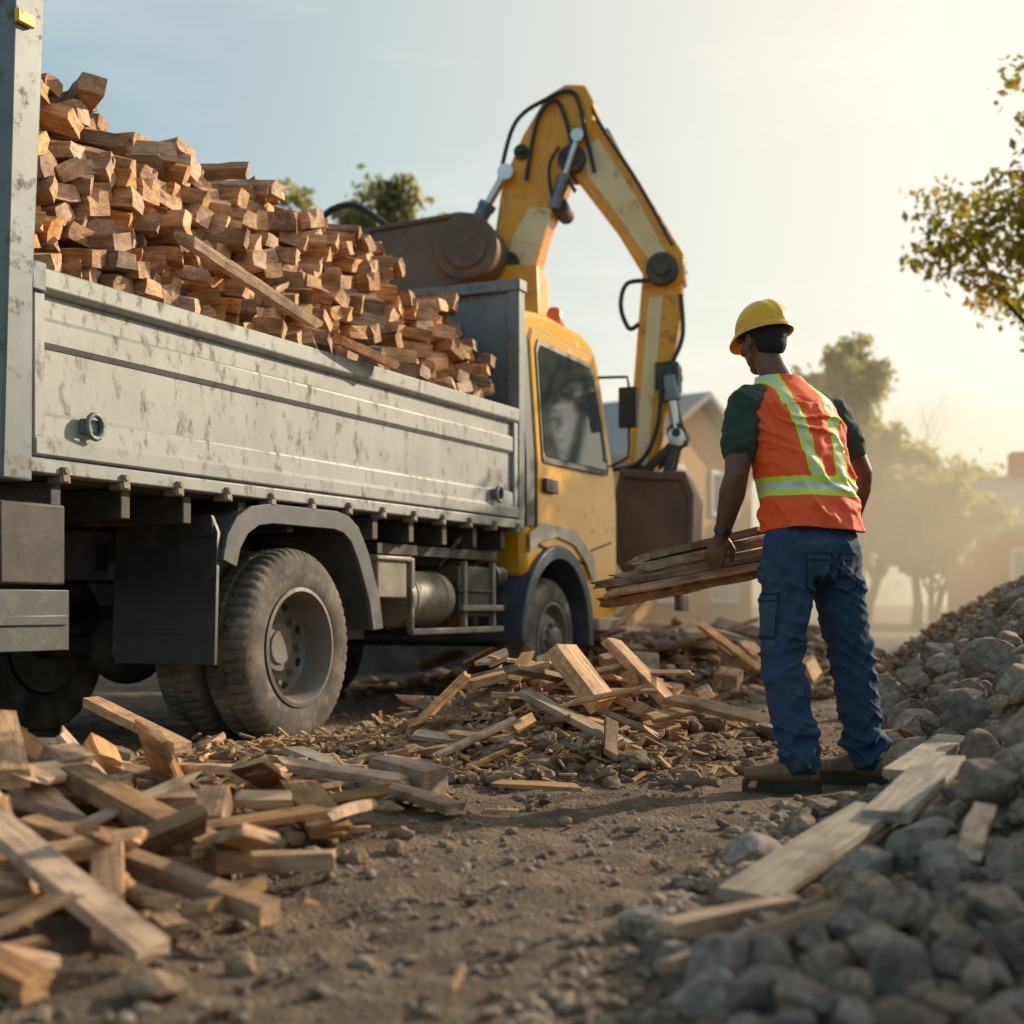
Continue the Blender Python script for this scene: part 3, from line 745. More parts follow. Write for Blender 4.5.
for (t, w, kind, flip) in [(0, -0.01, 'r', 0), (0, .29, 'r', 0), (0, 2.2, 'r', 1), (0, 1.91, 'r', 1), (3.37, .05, 'f', 0), (3.37, 2.12, 'f', 1)]:
    e = empty('wheel', (t, w, .485 if kind == 'r' else .445), 0, parent=truck); e.rotation_euler = (0, 0, math.pi if flip else 0)
    a = mkobj('tyre', tmr if kind == 'r' else tm, e); b = mkobj('rim', rr_ if kind == 'r' else rf_, e)
    if kind == 'r': b.scale = (1.10, 1, 1.10)
    a.rotation_euler = (0, R.uniform(0, 1), 0)
f = MB(); f.cyl((1.30, .22, .74), (1.85, .22, .74), .17, n=28); f.cyl((1.36, .22, .74), (1.39, .22, .74), .176, n=28); f.cyl((1.74, .22, .74), (1.77, .22, .74), .176, n=28)
f.obj('air_tank', M['tank'], truck, 35, .006)
f = MB(); f.box((.90, .06, .74), (1.24, .45, .98)); f.box((.86, .04, .955), (1.28, .47, .985)); f.obj('battery_box', M['tank'], truck, 30, .01)
f = MB(); f.box((1.95, .08, .62), (2.40, .50, .95)); f.box((1.93, .06, .78), (2.42, .079, .80)); f.obj('fuel_tank', M['chassis'], truck, 30, .03)
f = MB()
f.tube([(.8, .5, .95), (1.3, .42, .92), (1.8, .45, .90), (2.4, .4, .85), (2.8, .4, .9)], .02); f.tube([(1.2, .4, 1.0), (1.6, .3, .97), (2.2, .35, 1.02), (2.7, .3, 1.0)], .013)
f.tube([(1.9, .2, .95), (1.95, .1, 1.1), (2.1, .12, 1.16)], .018); f.cyl((2.45, .25, .55), (2.45, .25, 1.1), .05); f.cyl((2.6, .2, .9), (2.75, .2, .9), .09, n=20); f.cyl((2.58, .55, .6), (2.58, .9, .6), .12, n=20)
f.box((.95, .3, .5), (1.15, .5, .73)); f.box((1.0, .12, 1.0), (2.6, .2, 1.06))
f.obj('air_line', M['chassis'], truck, 35)
f = MB(); f.box((1.25, .02, .52), (2.5, .06, .56)); f.box((1.9, .02, .66), (2.5, .06, .70))
for t in (1.3, 2.0, 2.42): f.box((t, .06, .53), (t+.04, .10, .98))
f.obj('side_guard', M['tank'], truck, 30, .008)
cabp = [(2.86, 1.02), (2.86, 2.62), (2.90, 2.72), (3.0, 2.79), (3.4, 2.83), (4.10, 2.80), (4.32, 2.74), (4.42, 2.60), (4.63, 1.72), (4.67, 1.5), (4.68, .62), (4.60, .50), (4.05, .50)]
arc = [(3.37 + .60*math.cos(a), .47 + .60*math.sin(a)) for a in np.linspace(rad(3), rad(140), 14)]
prof = cabp + arc + [(2.86, .93)]
c = MB(); c.prism(prof, .03, 2.17)
LN = .07
for i, p in enumerate(c.v):
    if p.z > 1.7:
        k = (p.z-1.7)*LN; c.v[i] = Vector((p.x, p.y + (k if p.y < 1 else -k), p.z))
cab = c.obj('cab', M['cab'], truck, 30, .05, 'yellow painted driver cab')
def lean(mb_, s):
    for i, p in enumerate(mb_.v):
        if p.z > 1.7: mb_.v[i] = Vector((p.x, p.y + s*(p.z-1.7)*LN, p.z))
def patch(name, prof, w, th, mat, bev=.006, parent=truck):
    p = MB(); p.prism(prof, w-th, w); lean(p, 1 if w < 1 else -1); return p.obj(name, mat, parent, 30, bev)
for w, s in ((.03, 1), (2.17, -1)):
    th = .012*s
    patch('door_gap', [(3.035, 1.19), (3.035, 1.70), (3.035, 2.59), (3.10, 2.675), (4.21, 2.665), (4.315, 2.57), (4.515, 1.78), (4.525, 1.70), (4.515, 1.19), (4.05, 1.105), (3.95, 1.005), (3.10, 1.105)], w-.001*s, .004*s, M['hose'], .001)
    door = patch('door', [(3.05, 1.20), (3.05, 1.70), (3.05, 2.58), (3.11, 2.66), (4.20, 2.65), (4.30, 2.56), (4.50, 1.78), (4.51, 1.70), (4.50, 1.20), (4.05, 1.12), (3.95, 1.02), (3.11, 1.12)], w, th, M['cab'], .006)
    patch('window_seal', [(3.12, 1.74), (3.12, 2.53), (3.17, 2.60), (4.15, 2.58), (4.24, 2.50), (4.42, 1.80), (4.40, 1.72), (3.14, 1.71)], w-th-.003*s, .008*s, M['plastic'], .003, door)
    patch('window', [(3.15, 1.80), (3.15, 2.50), (3.20, 2.56), (4.12, 2.54), (4.19, 2.47), (4.37, 1.80), (4.33, 1.76), (3.19, 1.76)], w-th-.013*s, .004*s, M['glass'], .001, door)
    patch('handle', [(3.12, 1.50), (3.12, 1.60), (3.34, 1.60), (3.34, 1.50)], w-th-.003*s, .035*s, M['plastic'], .008, door)
    patch('cab_gap_shade', [(2.865, 1.25), (2.865, 1.7), (2.865, 2.58), (3.005, 2.62), (3.005, 1.7), (3.005, 1.25)], w-.002*s, .006*s, M['plastic'], .003)  # dark strip painting in the shaded gap between cab and bed
    mr = MB(); y0 = w-.12*s
    mr.tube([(4.38, w+.06*s, 2.5), (4.56, y0, 2.52), (4.60, y0, 2.45), (4.60, y0, 1.95), (4.58, y0, 1.88), (4.48, w-.01*s, 1.80)], .012)
    mr.box((4.56, y0-.075, 2.12), (4.63, y0+.075, 2.44))
    mr.obj('side_mirror', M['plastic'], truck, 30, .012)
    o_ = [(3.37+.66*math.cos(a), .47+.66*math.sin(a)) for a in np.linspace(rad(-8), rad(182), 22)]
    i_ = [(3.37+.56*math.cos(a), .47+.56*math.sin(a)) for a in np.linspace(rad(-8), rad(182), 22)]
    p = MB(); lo, hi = sorted((w-.05*s, w+.35*s)); p.prism(o_+i_[::-1], lo, hi); p.obj('front_fender', M['arch'], truck, 35, .01)
    patch('arch_panel', [(2.88, 1.06), (2.88, 1.2), (3.1, 1.28), (3.7, 1.26), (4.05, 1.08), (4.12, .9), (4.06, .88), (3.92, 1.02), (3.7, 1.14), (3.37, 1.19), (3.05, 1.14)], w-.014*s, .016*s, M['cream'], .004)
    patch('step', [(4.08, .50), (4.08, .60), (4.62, .60), (4.62, .50)], w+.0*s, .07*s, M['cream'], .01)
    patch('headlamp', [(4.48, .68), (4.48, .84), (4.665, .84), (4.67, .68)], w-.003*s, .02*s, M['lens'], .01)
b_ = MB(); b_.box((4.45, .03, .42), (4.80, 2.17, .66)); b_.obj('front_bumper', M['cream'], truck, 30, .03)
b_ = MB(); b_.prism([(4.40, 2.56), (4.46, 2.56), (4.64, 1.80), (4.59, 1.80)], .2, 2.0); b_.obj('windscreen', M['glass'], truck, 30, .005)
b_ = MB()
b_.loft([((3.95, .28, z), (r, 0, 0), (0, r, 0)) for z, r in ((2.79, .08), (2.86, .08), (2.861, .065), (2.95, .06), (2.985, .04), (2.99, .005))], 20)
b_.obj('beacon', M['beacon'], truck, 40)
b_ = MB(); b_.cyl((2.80, .9, 1.1), (2.80, .9, 2.75), .04, n=20); b_.obj('exhaust_stack', M['plastic'], truck, 35)

# ================================================================== EXCAVATOR
EA = rad(-12); EO = Vector((.9, 13.2, 0)); exc = empty('excavator', EO, EA, 'yellow excavator with folded boom and rusty buckets', 'excavator')
def q(a, b): return (-1.036+(a-500)*.00944, .7+(605-b)*.00935)
def P3(a, b, w=0): x, z = q(a, b); return Vector((x, w, z))
def arm(name, pts, w0, w1, mat, bev=.02):
    m = MB(); m.prism([q(*p) for p in pts], w0, w1); return m.obj(name, mat, exc, 30, bev)
eb = MB(); eb.box((-4.2, .5, 1.05), (-.9, 3.0, 2.6)); eb.prism([(-4.2, 1.05), (-4.55, 1.3), (-4.55, 2.3), (-4.2, 2.55)], .6, 2.9); eb.obj('house_body', M['boom'], exc, 30, .06)
eb = MB(); eb.cyl((-2.4, 1.75, .85), (-2.4, 1.75, 1.05), .7, n=32); eb.obj('slew_ring', M['chassis'], exc)
for w in (.45, 2.55):
    t_ = MB(); pr = []
    for a in np.linspace(math.pi/2, 3*math.pi/2, 10): pr.append((-4.0+.42*math.cos(a), .42+.42*math.sin(a)))
    for a in np.linspace(-math.pi/2, math.pi/2, 10): pr.append((-1.0+.42*math.cos(a), .42+.42*math.sin(a)))
    t_.prism(pr, w, w+.5)
    for k in range(18): t_.box((-4.0+k*.175, w-.02, .84), (-3.9+k*.175, w+.52, .88))
    t_.obj('track', M['chassis'], exc, 30, .01)
ec = MB(); ec.prism([(-2.0, 2.6), (-2.0, 3.35), (-1.2, 3.35), (-.95, 2.6)], 2.0, 2.9); ec.obj('operator_cab', M['glass'], exc, 30, .05)
arm('boom_foot', [(455, 430), (480, 265), (540, 265), (545, 430)], -.10, .46, M['boom'])
arm('boom', [(486, 292), (494, 232), (502, 178), (523, 132), (547, 94), (566, 84), (586, 86), (595, 104), (592, 130), (572, 168), (546, 228), (528, 296)], .0, .36, M['boom'], .03)
arm('boom_side_plate', [(506, 288), (512, 236), (530, 206), (554, 208), (544, 240), (528, 290)], -.012, -.002, M['boomlight'], .004)
arm('upper_arm', [(562, 150), (574, 128), (598, 118), (640, 186), (682, 258), (684, 286), (664, 294), (642, 276), (616, 232), (575, 176)], .05, .31, M['boom'], .02)
arm('upper_arm_side_plate', [(582, 150), (598, 140), (636, 200), (668, 262), (652, 270), (618, 218), (584, 172)], .035, .048, M['boomlight'], .004)
arm('dipper_arm', [(643, 262), (680, 262), (681, 306), (670, 380), (652, 486), (627, 486), (630, 420), (638, 320)], .07, .29, M['boom'], .02)
arm('dipper_side_plate', [(648, 300), (662, 300), (647, 470), (634, 470)], .055, .068, M['boomlight'], .003)
for a, b, r in ((573, 160, .13), (662, 274, .15), (508, 262, .12), (560, 205, .08), (640, 478, .11), (668, 376, .10), (522, 150, .07), (676, 436, .09)):
    pn = MB(); p = P3(a, b); pn.cyl(p + Vector((0, -.04, 0)), p + Vector((0, .40, 0)), r, n=24); pn.cyl(p + Vector((0, -.07, 0)), p + Vector((0, -.04, 0)), r*.5, n=6)
    pn.obj('pivot_pin', M['chassis'], exc, 35, .006)
def ram(p0, p1, w, frac=.55, r=.075):
    a = P3(*p0, w); b = P3(*p1, w); m_ = a.lerp(b, frac)
    h = MB(); h.cyl(a, m_, r, n=20); h.cyl(m_-(m_-a).normalized()*.06, m_, r*1.15, n=20); h.obj('ram_barrel', M['steel'], exc)
    h = MB(); h.cyl(m_, b, r*.55, n=16); h.cyl(b-Vector((0, .05, 0)), b+Vector((0, .05, 0)), r, n=16); h.obj('ram_rod', M['chrome'], exc)
ram((472, 232), (508, 172), -.08, .5); ram((556, 210), (580, 140), -.07, .45, .06); ram((484, 246), (520, 190), .44)
ram((600, 122), (660, 240), .34, .6, .05); ram((668, 380), (676, 440), .0, .4, .08)
lk = MB()
for (a, b) in (((664, 376), (680, 446)), ((680, 440), (648, 470)), ((676, 436), (660, 505))):
    lk.cyl(P3(*a, .02), P3(*b, .02), .045, n=12); lk.cyl(P3(*a, .34), P3(*b, .34), .045, n=12)
lk.box((q(655, 392)[0], -.03, q(655, 392)[1]), (q(678, 368)[0], .35, q(678, 366)[1])); lk.obj('bucket_linkage', M['chassis'], exc, 30, .008)
def hose(pts, w=-.04, r=.022):
    h = MB(); P = [P3(a, b, w) for a, b in pts]; out = []
    for i in range(len(P)-1):
        p0 = P[max(i-1, 0)]; p1 = P[i]; p2 = P[i+1]; p3 = P[min(i+2, len(P)-1)]
        for k in range(6):
            t = k/6; out.append(.5*((2*p1)+(-p0+p2)*t+(2*p0-5*p1+4*p2-p3)*t*t+(-p0+3*p1-3*p2+p3)*t**3))
    out.append(P[-1]); h.tube(out, r); h.obj('hydraulic_hose', M['hose'], exc)
hose([(500, 178), (516, 122), (548, 100), (576, 96), (588, 140), (596, 176)]); hose([(528, 180), (540, 120), (560, 104), (575, 150)], -.06)
hose([(592, 108), (604, 132), (640, 190), (672, 250)], .02, .018); hose([(586, 112), (600, 150), (650, 228), (682, 270)], .4, .02)
hose([(650, 286), (628, 288), (622, 310), (630, 332), (640, 328)]); hose([(680, 300), (682, 340), (672, 366)], 0.0); hose([(662, 380), (658, 430), (640, 465), (604, 472)], -.06)
hose([(310, 200), (322, 192), (345, 190), (375, 210), (396, 230)], .1, .035); hose([(562, 150), (552, 170), (556, 200), (566, 178), (578, 196)], -.1, .018)
def bucket(name, prof, w0, w1, teeth=None):
    o = MB(); pr = [q(*p) for p in prof]; n = len(pr)
    cx = sum(p[0] for p in pr)/n; cz = sum(p[1] for p in pr)/n
    inn = [(cx+(x-cx)*.92, cz+(z-cz)*.92) for x, z in pr]
    o.prism(pr[:]+inn[::-1], w0, w1); o.prism(pr, w0-.02, w0+.02); o.prism(pr, w1-.02, w1+.02)
    if teeth:
        for k in range(5):
            w = w0 + (w1-w0)*(k+.5)/5; x, z = q(*teeth); o.box((x-.03, w-.04, z-.14), (x+.03, w+.04, z+.02))
    rim = [(cx+(x-cx)*1.01, cz+(z-cz)*1.01) for x, z in pr]
    inn2 = [(cx+(x-cx)*.86, cz+(z-cz)*.86) for x, z in pr]
    o.prism(rim+inn2[::-1], w0-.05, w0-.022)
    return o.obj(name, M['rust'], exc, 30, .012)
bucket('bucket', [(626, 474), (660, 478), (688, 478), (696, 500), (694, 560), (684, 592), (668, 596), (640, 590), (620, 560), (618, 510)], -.35, .70, (680, 596))
bucket('rusty_bucket', [(364, 240), (372, 232), (470, 221), (492, 224), (506, 242), (504, 270), (490, 286), (440, 296), (380, 294)], -.45, .60)
bb = MB(); bb.cyl(P3(478, 256, -.53), P3(478, 256, .65), .30, n=36); bb.cyl(P3(478, 256, -.56), P3(478, 256, -.52), .20, n=24); bb.obj('bucket_drum', M['rust'], exc, 35, .01)

# ================================================================== WORKER
W_ = empty('person', (1.2, 5.42, 0), 0, 'worker in orange safety vest, yellow helmet and jeans carrying broken planks', 'person')
WI = Matrix.Translation((-1.2, -5.42, 0))
Fd = Vector((-.5, .866, 0)); Ld = Vector((-.866, -.5, 0))
def remesh(mb, name, mats, voxel, smooth_it=4, disp=None, sm=.5):
    me = mb.mesh(name, mats, 0)
    o = bpy.data.objects.new('tmp', me); COL.objects.link(o)
    r = o.modifiers.new('r', 'REMESH'); r.mode = 'VOXEL'; r.voxel_size = voxel; r.use_smooth_shade = True
    if smooth_it: s = o.modifiers.new('s', 'SMOOTH'); s.iterations = smooth_it; s.factor = sm
    dg = bpy.context.evaluated_depsgraph_get(); e = o.evaluated_get(dg)
    nm = bpy.data.meshes.new_from_object(e); nm.name = name
    bpy.data.objects.remove(o)
    if disp:
        nm.update(); ns = [v.normal.copy() for v in nm.vertices]
        for v, n in zip(nm.vertices, ns): v.co += n * disp(v.co)
    nm.materials.clear()
    for m in (mats if isinstance(mats, list) else [mats]): nm.materials.append(m)
    nm.polygons.foreach_set('use_smooth', [True]*len(nm.polygons))
    nm.transform(WI); return nm
def limb(mb, pts, n=20):
    P = []
    for i in range(len(pts)-1):
        a, ra = pts[i]; b, rb = pts[i+1]; a = Vector(a); b = Vector(b)
        for k in range(4): P.append((a.lerp(b, k/4), ra+(rb-ra)*k/4))
    P.append((Vector(pts[-1][0]), pts[-1][1]))
    mb.tube([p for p, r in P], [r for p, r in P], n)
    mb.sphere(P[0][0], P[0][1], n, 10); mb.sphere(P[-1][0], P[-1][1], n, 10)

hipL = Vector((1.065, 5.42, .93)); hipR = Vector((1.235, 5.52, .93))
kneL = Vector((1.015, 5.36, .50)); kneR = Vector((1.32, 5.53, .50))
ankL = Vector((1.075, 5.32, .12)); ankR = Vector((1.375, 5.52, .12))
shL = Vector((.902, 5.50, 1.478)); shR = Vector((1.276, 5.72, 1.478))
elL = Vector((.858, 5.44, 1.195)); elR = Vector((1.42, 5.78, 1.235))
wrL = Vector((.818, 5.535, .975)); wrR = Vector((1.395, 5.87, 1.02))
spine = [(.90, 1.155, 5.47), (1.0, 1.155, 5.48), (1.10, 1.15, 5.495), (1.22, 1.128, 5.52), (1.34, 1.108, 5.56), (1.44, 1.092, 5.595), (1.50, 1.083, 5.61), (1.545, 1.072, 5.625), (1.58, 1.062, 5.635), (1.62, 1.05, 5.645)]
def sp(z):
    for (z0, x0, y0), (z1, x1, y1) in zip(spine, spine[1:]):
        if z <= z1: t = (z-z0)/(z1-z0); return Vector((x0+(x1-x0)*t, y0+(y1-y0)*t, z))
    return Vector((1.05, 5.645, z))
def tring(z, a, b, fo=0): return (sp(z)+Fd*fo, Ld*a, Fd*b)
B = MB()
B.loft([tring(.84, .13, .09), tring(.95, .155, .105), tring(1.1, .145, .10), tring(1.22, .15, .105), tring(1.35, .17, .115), tring(1.45, .165, .11), tring(1.50, .13, .09), tring(1.55, .08, .07), tring(1.58, .06, .06)], 32)
limb(B, [(sp(1.54), .066), (sp(1.62)+Vector((-.008, .004, 0)), .059), (Vector((1.018, 5.672, 1.69)), .059)])
limb(B, [(hipL, .08), (kneL, .052), (kneL.lerp(ankL, .35), .05), (ankL, .035)]); limb(B, [(hipR, .08), (kneR, .052), (kneR.lerp(ankR, .35), .05), (ankR, .035)])
for a in (ankL, ankR): B.sphere(a+Vector((-.05, .02, -.06)), (.09, .04, .03))
limb(B, [(shL, .060), (shL.lerp(elL, .4), .062), (elL, .046), (elL.lerp(wrL, .28), .052), (elL.lerp(wrL, .7), .039), (wrL, .030)])
limb(B, [(shR, .060), (shR.lerp(elR, .4), .062), (elR, .046), (elR.lerp(wrR, .28), .052), (elR.lerp(wrR, .7), .039), (wrR, .030)])
hf = Vector((-.50, .85, -.20)).normalized(); hl = Vector((0, 0, 1)).cross(hf).normalized(); hu = hf.cross(hl).normalized()
hc = Vector((1.005, 5.690, 1.765)); HM = Matrix.Translation(hc) @ Matrix((hf, hl, hu)).transposed().to_4x4()
HR = Matrix((hf, hl, hu)).transposed()
B.sphere(hc, (.098, .077, .10), 28, 18, mat=HR)
B.sphere(HM @ Vector((.022, 0, -.055)), (.072, .060, .070), 24, 14, mat=HR)
B.sphere(HM @ Vector((.045, 0, -.105)), (.042, .036, .028), 18, 12, mat=HR)
B.sphere(HM @ Vector((.100, 0, -.03)), (.022, .014, .024), 12, 8, mat=HR)
B.sphere(HM @ Vector((.092, 0, -.010)), (.012, .009, .03), 12, 8, mat=HR)
for s in (-1, 1):
    B.sphere(HM @ Vector((.082, s*.03, .022)), (.016, .024, .009), 12, 8, mat=HR)
    B.sphere(HM @ Vector((.070, s*.04, -.035)), (.024, .022, .02), 12, 8, mat=HR)
    B.sphere(HM @ Vector((-.004, s*.082, -.018)), (.018, .009, .034), 12, 8, mat=HR)
B.sphere(HM @ Vector((.088, 0, -.072)), (.013, .024, .006), 12, 8, mat=HR); B.sphere(HM @ Vector((.085, 0, -.083)), (.013, .020, .006), 12, 8, mat=HR)
def hand(wr, palm_dir, out_dir, across, curl):
    pd = palm_dir.normalized(); od = (out_dir - pd*out_dir.dot(pd)).normalized(); ac = (across - pd*across.dot(pd) - od*across.dot(od)).normalized()
    Rm = Matrix((pd, ac, od)).transposed()
    B.sphere(wr+pd*.055, (.056, .042, .018), 18, 12, mat=Rm); limb(B, [(wr, .028), (wr+pd*.03, .025)])
    for k, (off, L) in enumerate(((.031, .074), (.010, .082), (-.011, .077), (-.032, .062))):
        base = wr+pd*(.094-abs(off)*.2)+ac*off; p = base; d = pd.copy(); pts = [(wr+pd*.05+ac*off*.8, .0105), (base, .0118)]
        for j, (fr, ang) in enumerate(((.45, curl[0]), (.30, curl[1]), (.25, curl[2]))):
            d = (Matrix.Rotation(ang, 3, ac) @ d)
            p = p + d*L*fr; pts.append((p, .0103-.0010*j))
        limb(B, pts, 12)
    tb = wr+pd*.025+ac*.03-od*.004; t1 = tb+(pd*.5+ac*.6-od*.45).normalized()*.038; t2 = t1+(pd*.75+ac*.1-od*.6).normalized()*.03; t3 = t2+(pd*.7-od*.6).normalized()*.024
    limb(B, [(tb, .016), (t1, .0125), (t2, .0115), (t3, .0095)], 12)
def signed(pd, od, ac):
    pdn = pd.normalized(); odn = (od-pdn*od.dot(pdn)).normalized(); acn = (ac-pdn*ac.dot(pdn)-odn*ac.dot(odn)).normalized()
    return 1 if (Matrix.Rotation(.5, 3, acn) @ pdn).dot(odn) < 0 else -1
pdL = Vector((-.030, .012, -.098)); odL = Vector((-.25, -1, .05)); acL = Vector((1, -.2, -.1))
s_ = signed(pdL, odL, acL); hand(wrL, pdL, odL, acL, (s_*.35, s_*.95, s_*.7))
pdR = Vector((-.045, .0, -.09)); odR = Vector((1, -.3, -.2)); acR = Vector((-.3, -1, 0))
s_ = signed(pdR, odR, acR); hand(wrR, pdR, odR, acR, (s_*.7, s_*.9, s_*.5))
mkobj('body', remesh(B, 'body', M['skin'], .0045, 3), W_)
for s in (-1, 1):
    e = MB(); e.sphere(HM @ Vector((.083, s*.030, .002)), .0125, 12, 8); m_ = e.mesh('eye', M['eye']); m_.transform(WI); mkobj('eye', m_, W_)
h = MB(); h.sphere(HM @ Vector((-.008, 0, .004)), (.100, .082, .100), 28, 18, mat=HR); h.sphere(HM @ Vector((-.035, 0, -.035)), (.066, .066, .06), 24, 14, mat=HR)
m_ = h.mesh('hair', M['hair'])
bm = bmesh.new(); bm.from_mesh(m_); inv = HM.inverted()
dl = [v for v in bm.verts if (inv @ v.co).x > .045+.4*max(0, (inv @ v.co).z) or ((inv @ v.co).z < -.025 and (inv @ v.co).x > -.01)]
bmesh.ops.delete(bm, geom=dl, context='VERTS'); bm.to_mesh(m_); bm.free(); m_.transform(WI); mkobj('hair', m_, W_)
hm = MB(); seg = 72
vs = []; fs = []; nr = 18
for i in range(nr+1):
    ph = (math.pi/2)*i/nr
    for j in range(seg):
        th = 2*math.pi*j/seg
        r = math.cos(ph)**.85; zz = math.sin(ph)
        x = .124*r*math.cos(th); y = .102*r*math.sin(th); z_ = .118*zz
        rid = 1+.05*math.exp(-(y/.012)**2)*(1 if zz > .25 else 0)+.03*math.exp(-((abs(y)-.042)/.009)**2)*(1 if zz > .35 else 0)
        vs.append(Vector((x*rid, y*rid if abs(y) > .02 else y, z_*rid)))
for i in range(nr):
    for j in range(seg): fs.append((i*seg+j, i*seg+(j+1) % seg, (i+1)*seg+(j+1) % seg, (i+1)*seg+j))
hm.add(vs, fs); vs = []
for k, (sx, zz) in enumerate(((1.0, .004), (1.05, -.003), (1.09, -.012), (1.085, -.020), (1.0, -.010))):
    for j in range(seg):
        th = 2*math.pi*j/seg; fr = max(0, math.cos(th))**2*.045*(sx-1)/.09
        vs.append(Vector((.123*sx*math.cos(th)+fr, .101*sx*math.sin(th), zz-fr*.35)))
fs = [(k*seg+j, k*seg+(j+1) % seg, (k+1)*seg+(j+1) % seg, (k+1)*seg+j) for k in range(4) for j in range(seg)]
hm.add(vs, fs)
m_ = hm.mesh('helmet', M['helmet'], 45); m_.transform(HM @ Matrix.Translation((-.004, 0, .030))); m_.transform(WI); mkobj('helmet', m_, W_)
def wr_fold(p, amp, f=1.0, o=0):
    return amp*(noise.noise(Vector((p.x*14*f, p.y*14*f, p.z*22*f+o)))+.5*noise.noise(Vector((p.x*30*f, p.y*30*f, p.z*45*f+o))))
S = MB()
S.loft([tring(.93, .172, .125), tring(1.0, .170, .122), tring(1.1, .163, .118), tring(1.22, .168, .120), tring(1.34, .188, .126), tring(1.43, .192, .122), tring(1.49, .172, .110), tring(1.54, .11, .088), tring(1.575, .075, .072), tring(1.60, .068, .066)], 40, power=2.2)
mL = shL.lerp(elL, .60); mR = shR.lerp(elR, .57)
limb(S, [(shL+Vector((.05, .03, .01)), .070), (shL+Vector((0, 0, -.005)), .076), (shL.lerp(elL, .3), .076), (mL, .075)])
limb(S, [(shR-Vector((.05, .03, -.01)), .070), (shR+Vector((0, 0, -.005)), .076), (shR.lerp(elR, .3), .075), (mR, .074)])
mkobj('shirt', remesh(S, 'shirt', M['shirt'], .006, 4, lambda p: wr_fold(p, .010)), W_)
T = MB()
T.loft([tring(.80, .15, .12), tring(.86, .185, .135), tring(.93, .187, .135, -.01), tring(.99, .172, .125), tring(1.04, .160, .118)], 40, power=2.3)
limb(T, [(hipL, .108), (hipL.lerp(kneL, .3), .104), (hipL.lerp(kneL, .6), .092), (kneL, .081), (kneL.lerp(ankL, .3), .081), (kneL.lerp(ankL, .7), .074), (ankL, .074)])
limb(T, [(hipR, .108), (hipR.lerp(kneR, .3), .104), (hipR.lerp(kneR, .6), .094), (kneR, .082), (kneR.lerp(ankR, .3), .082), (kneR.lerp(ankR, .7), .075), (ankR, .076)])
def jean_fold(p):
    z = p.z; k = 1.3*math.exp(-((z-.50)/.11)**2)+2.0*math.exp(-((z-.17)/.10)**2)+1.0*math.exp(-((z-.80)/.08)**2)+.25
    w_ = noise.noise(Vector((p.x*3, p.y*3, z*4+2)))*.10
    a = noise.noise(Vector((p.x*4, p.y*4, (z+w_)*16+p.x*12))); a = 1-min(1, abs(a)*2.8)
    c_ = noise.noise(Vector((p.x*5+3, p.y*5, (z-w_)*13-p.x*14))); c_ = 1-min(1, abs(c_)*2.8)
    b_ = noise.noise(Vector((p.x*11+7, p.y*11, z*5))); b_ = 1-min(1, abs(b_)*2.6)
    return k*(.011*a*a+.009*c_*c_-.006) + .004*b_ + wr_fold(p, .0025)
tr_me = remesh(T, 'trousers', M['jeans'], .0065, 5, jean_fold); mkobj('trousers', tr_me, W_)
bvhT = BVHTree.FromPolygons([v.co.copy() for v in tr_me.vertices], [tuple(p.vertices) for p in tr_me.polygons])
def decal(name, poly_fn, nu, nv, d, bvh, off, mat):
    vs = []
    for v in range(nv+1):
        for u in range(nu+1):
            p = WI @ poly_fn(u/nu, v/nv); hit = bvh.ray_cast(p, d)
            h_ = hit[0] if hit[0] is not None else bvh.find_nearest(p+d*.45)[0]
            vs.append(h_-d*off)
    n = nu+1
    fs = [(v*n+u, v*n+u+1, (v+1)*n+u+1, (v+1)*n+u) for v in range(nv) for u in range(nu)]
    back = [p+d*(off+.004) for p in vs]; k = len(vs)
    mb = MB(); mb.add(vs+back, fs+[tuple(i+k for i in reversed(f)) for f in fs] +
        [(i, i+1, i+1+k, i+k) for i in range(nu)] + [(nv*n+i, nv*n+i+1, nv*n+i+1+k, nv*n+i+k) for i in range(nu)] +
        [(i*n, (i+1)*n, (i+1)*n+k, i*n+k) for i in range(nv)] + [(i*n+nu, (i+1)*n+nu, (i+1)*n+nu+k, i*n+nu+k) for i in range(nv)])
    for fi, f_ in enumerate(fs):
        vi, ui = fi//nu, fi % nu
        if ui in (0, nu-1) or vi in (0, nv-1, nv-4): mb.m[fi] = 1
    return mkobj(name, mb.mesh(name, [mat, M['stitch']], 40), W_)
dirv = Vector((-.30, .954, 0)).normalized(); rt = Vector((.954, .30, 0)).normalized()
for cx_, cy_ in ((1.105, 5.45), (1.245, 5.50)):
    c0 = Vector((cx_, cy_, .830)) - dirv*.6
    decal('back_pocket', lambda u, v: c0+rt*((u-.5)*(.112-.022*(1-v)))+Vector((0, 0, (v-.5)*.13-(.02*(1-abs(2*u-1))*(1-v)))), 16, 18, dirv, bvhT, .008, M['jeansdark'])
c1_ = Vector((1.03, 5.40, .66))+Vector((-.5, -.35, 0)); d2 = Vector((.82, .57, 0)).normalized(); rt2 = Vector((.57, -.82, 0))
decal('thigh_pocket', lambda u, v: c1_+rt2*((u-.5)*.12)+Vector((0, 0, (v-.5)*.17)), 16, 20, d2, bvhT, .006, M['jeansdark'])
vr = [(.985, .196, .146), (1.02, .194, .144), (1.08, .186, .137), (1.15, .183, .134), (1.25, .190, .137), (1.34, .205, .142), (1.42, .214, .141), (1.47, .206, .135), (1.51, .180, .120), (1.545, .134, .102), (1.575, .097, .086), (1.60, .082, .078)]
def vint(z):
    for a, b in zip(vr, vr[1:]):
        if z <= b[0]:
            t = (z-a[0])/(b[0]-a[0]); return a[1]+(b[1]-a[1])*t, a[2]+(b[2]-a[2])*t
    return vr[-1][1:]
NZ, NS = 140, 180; rings = []
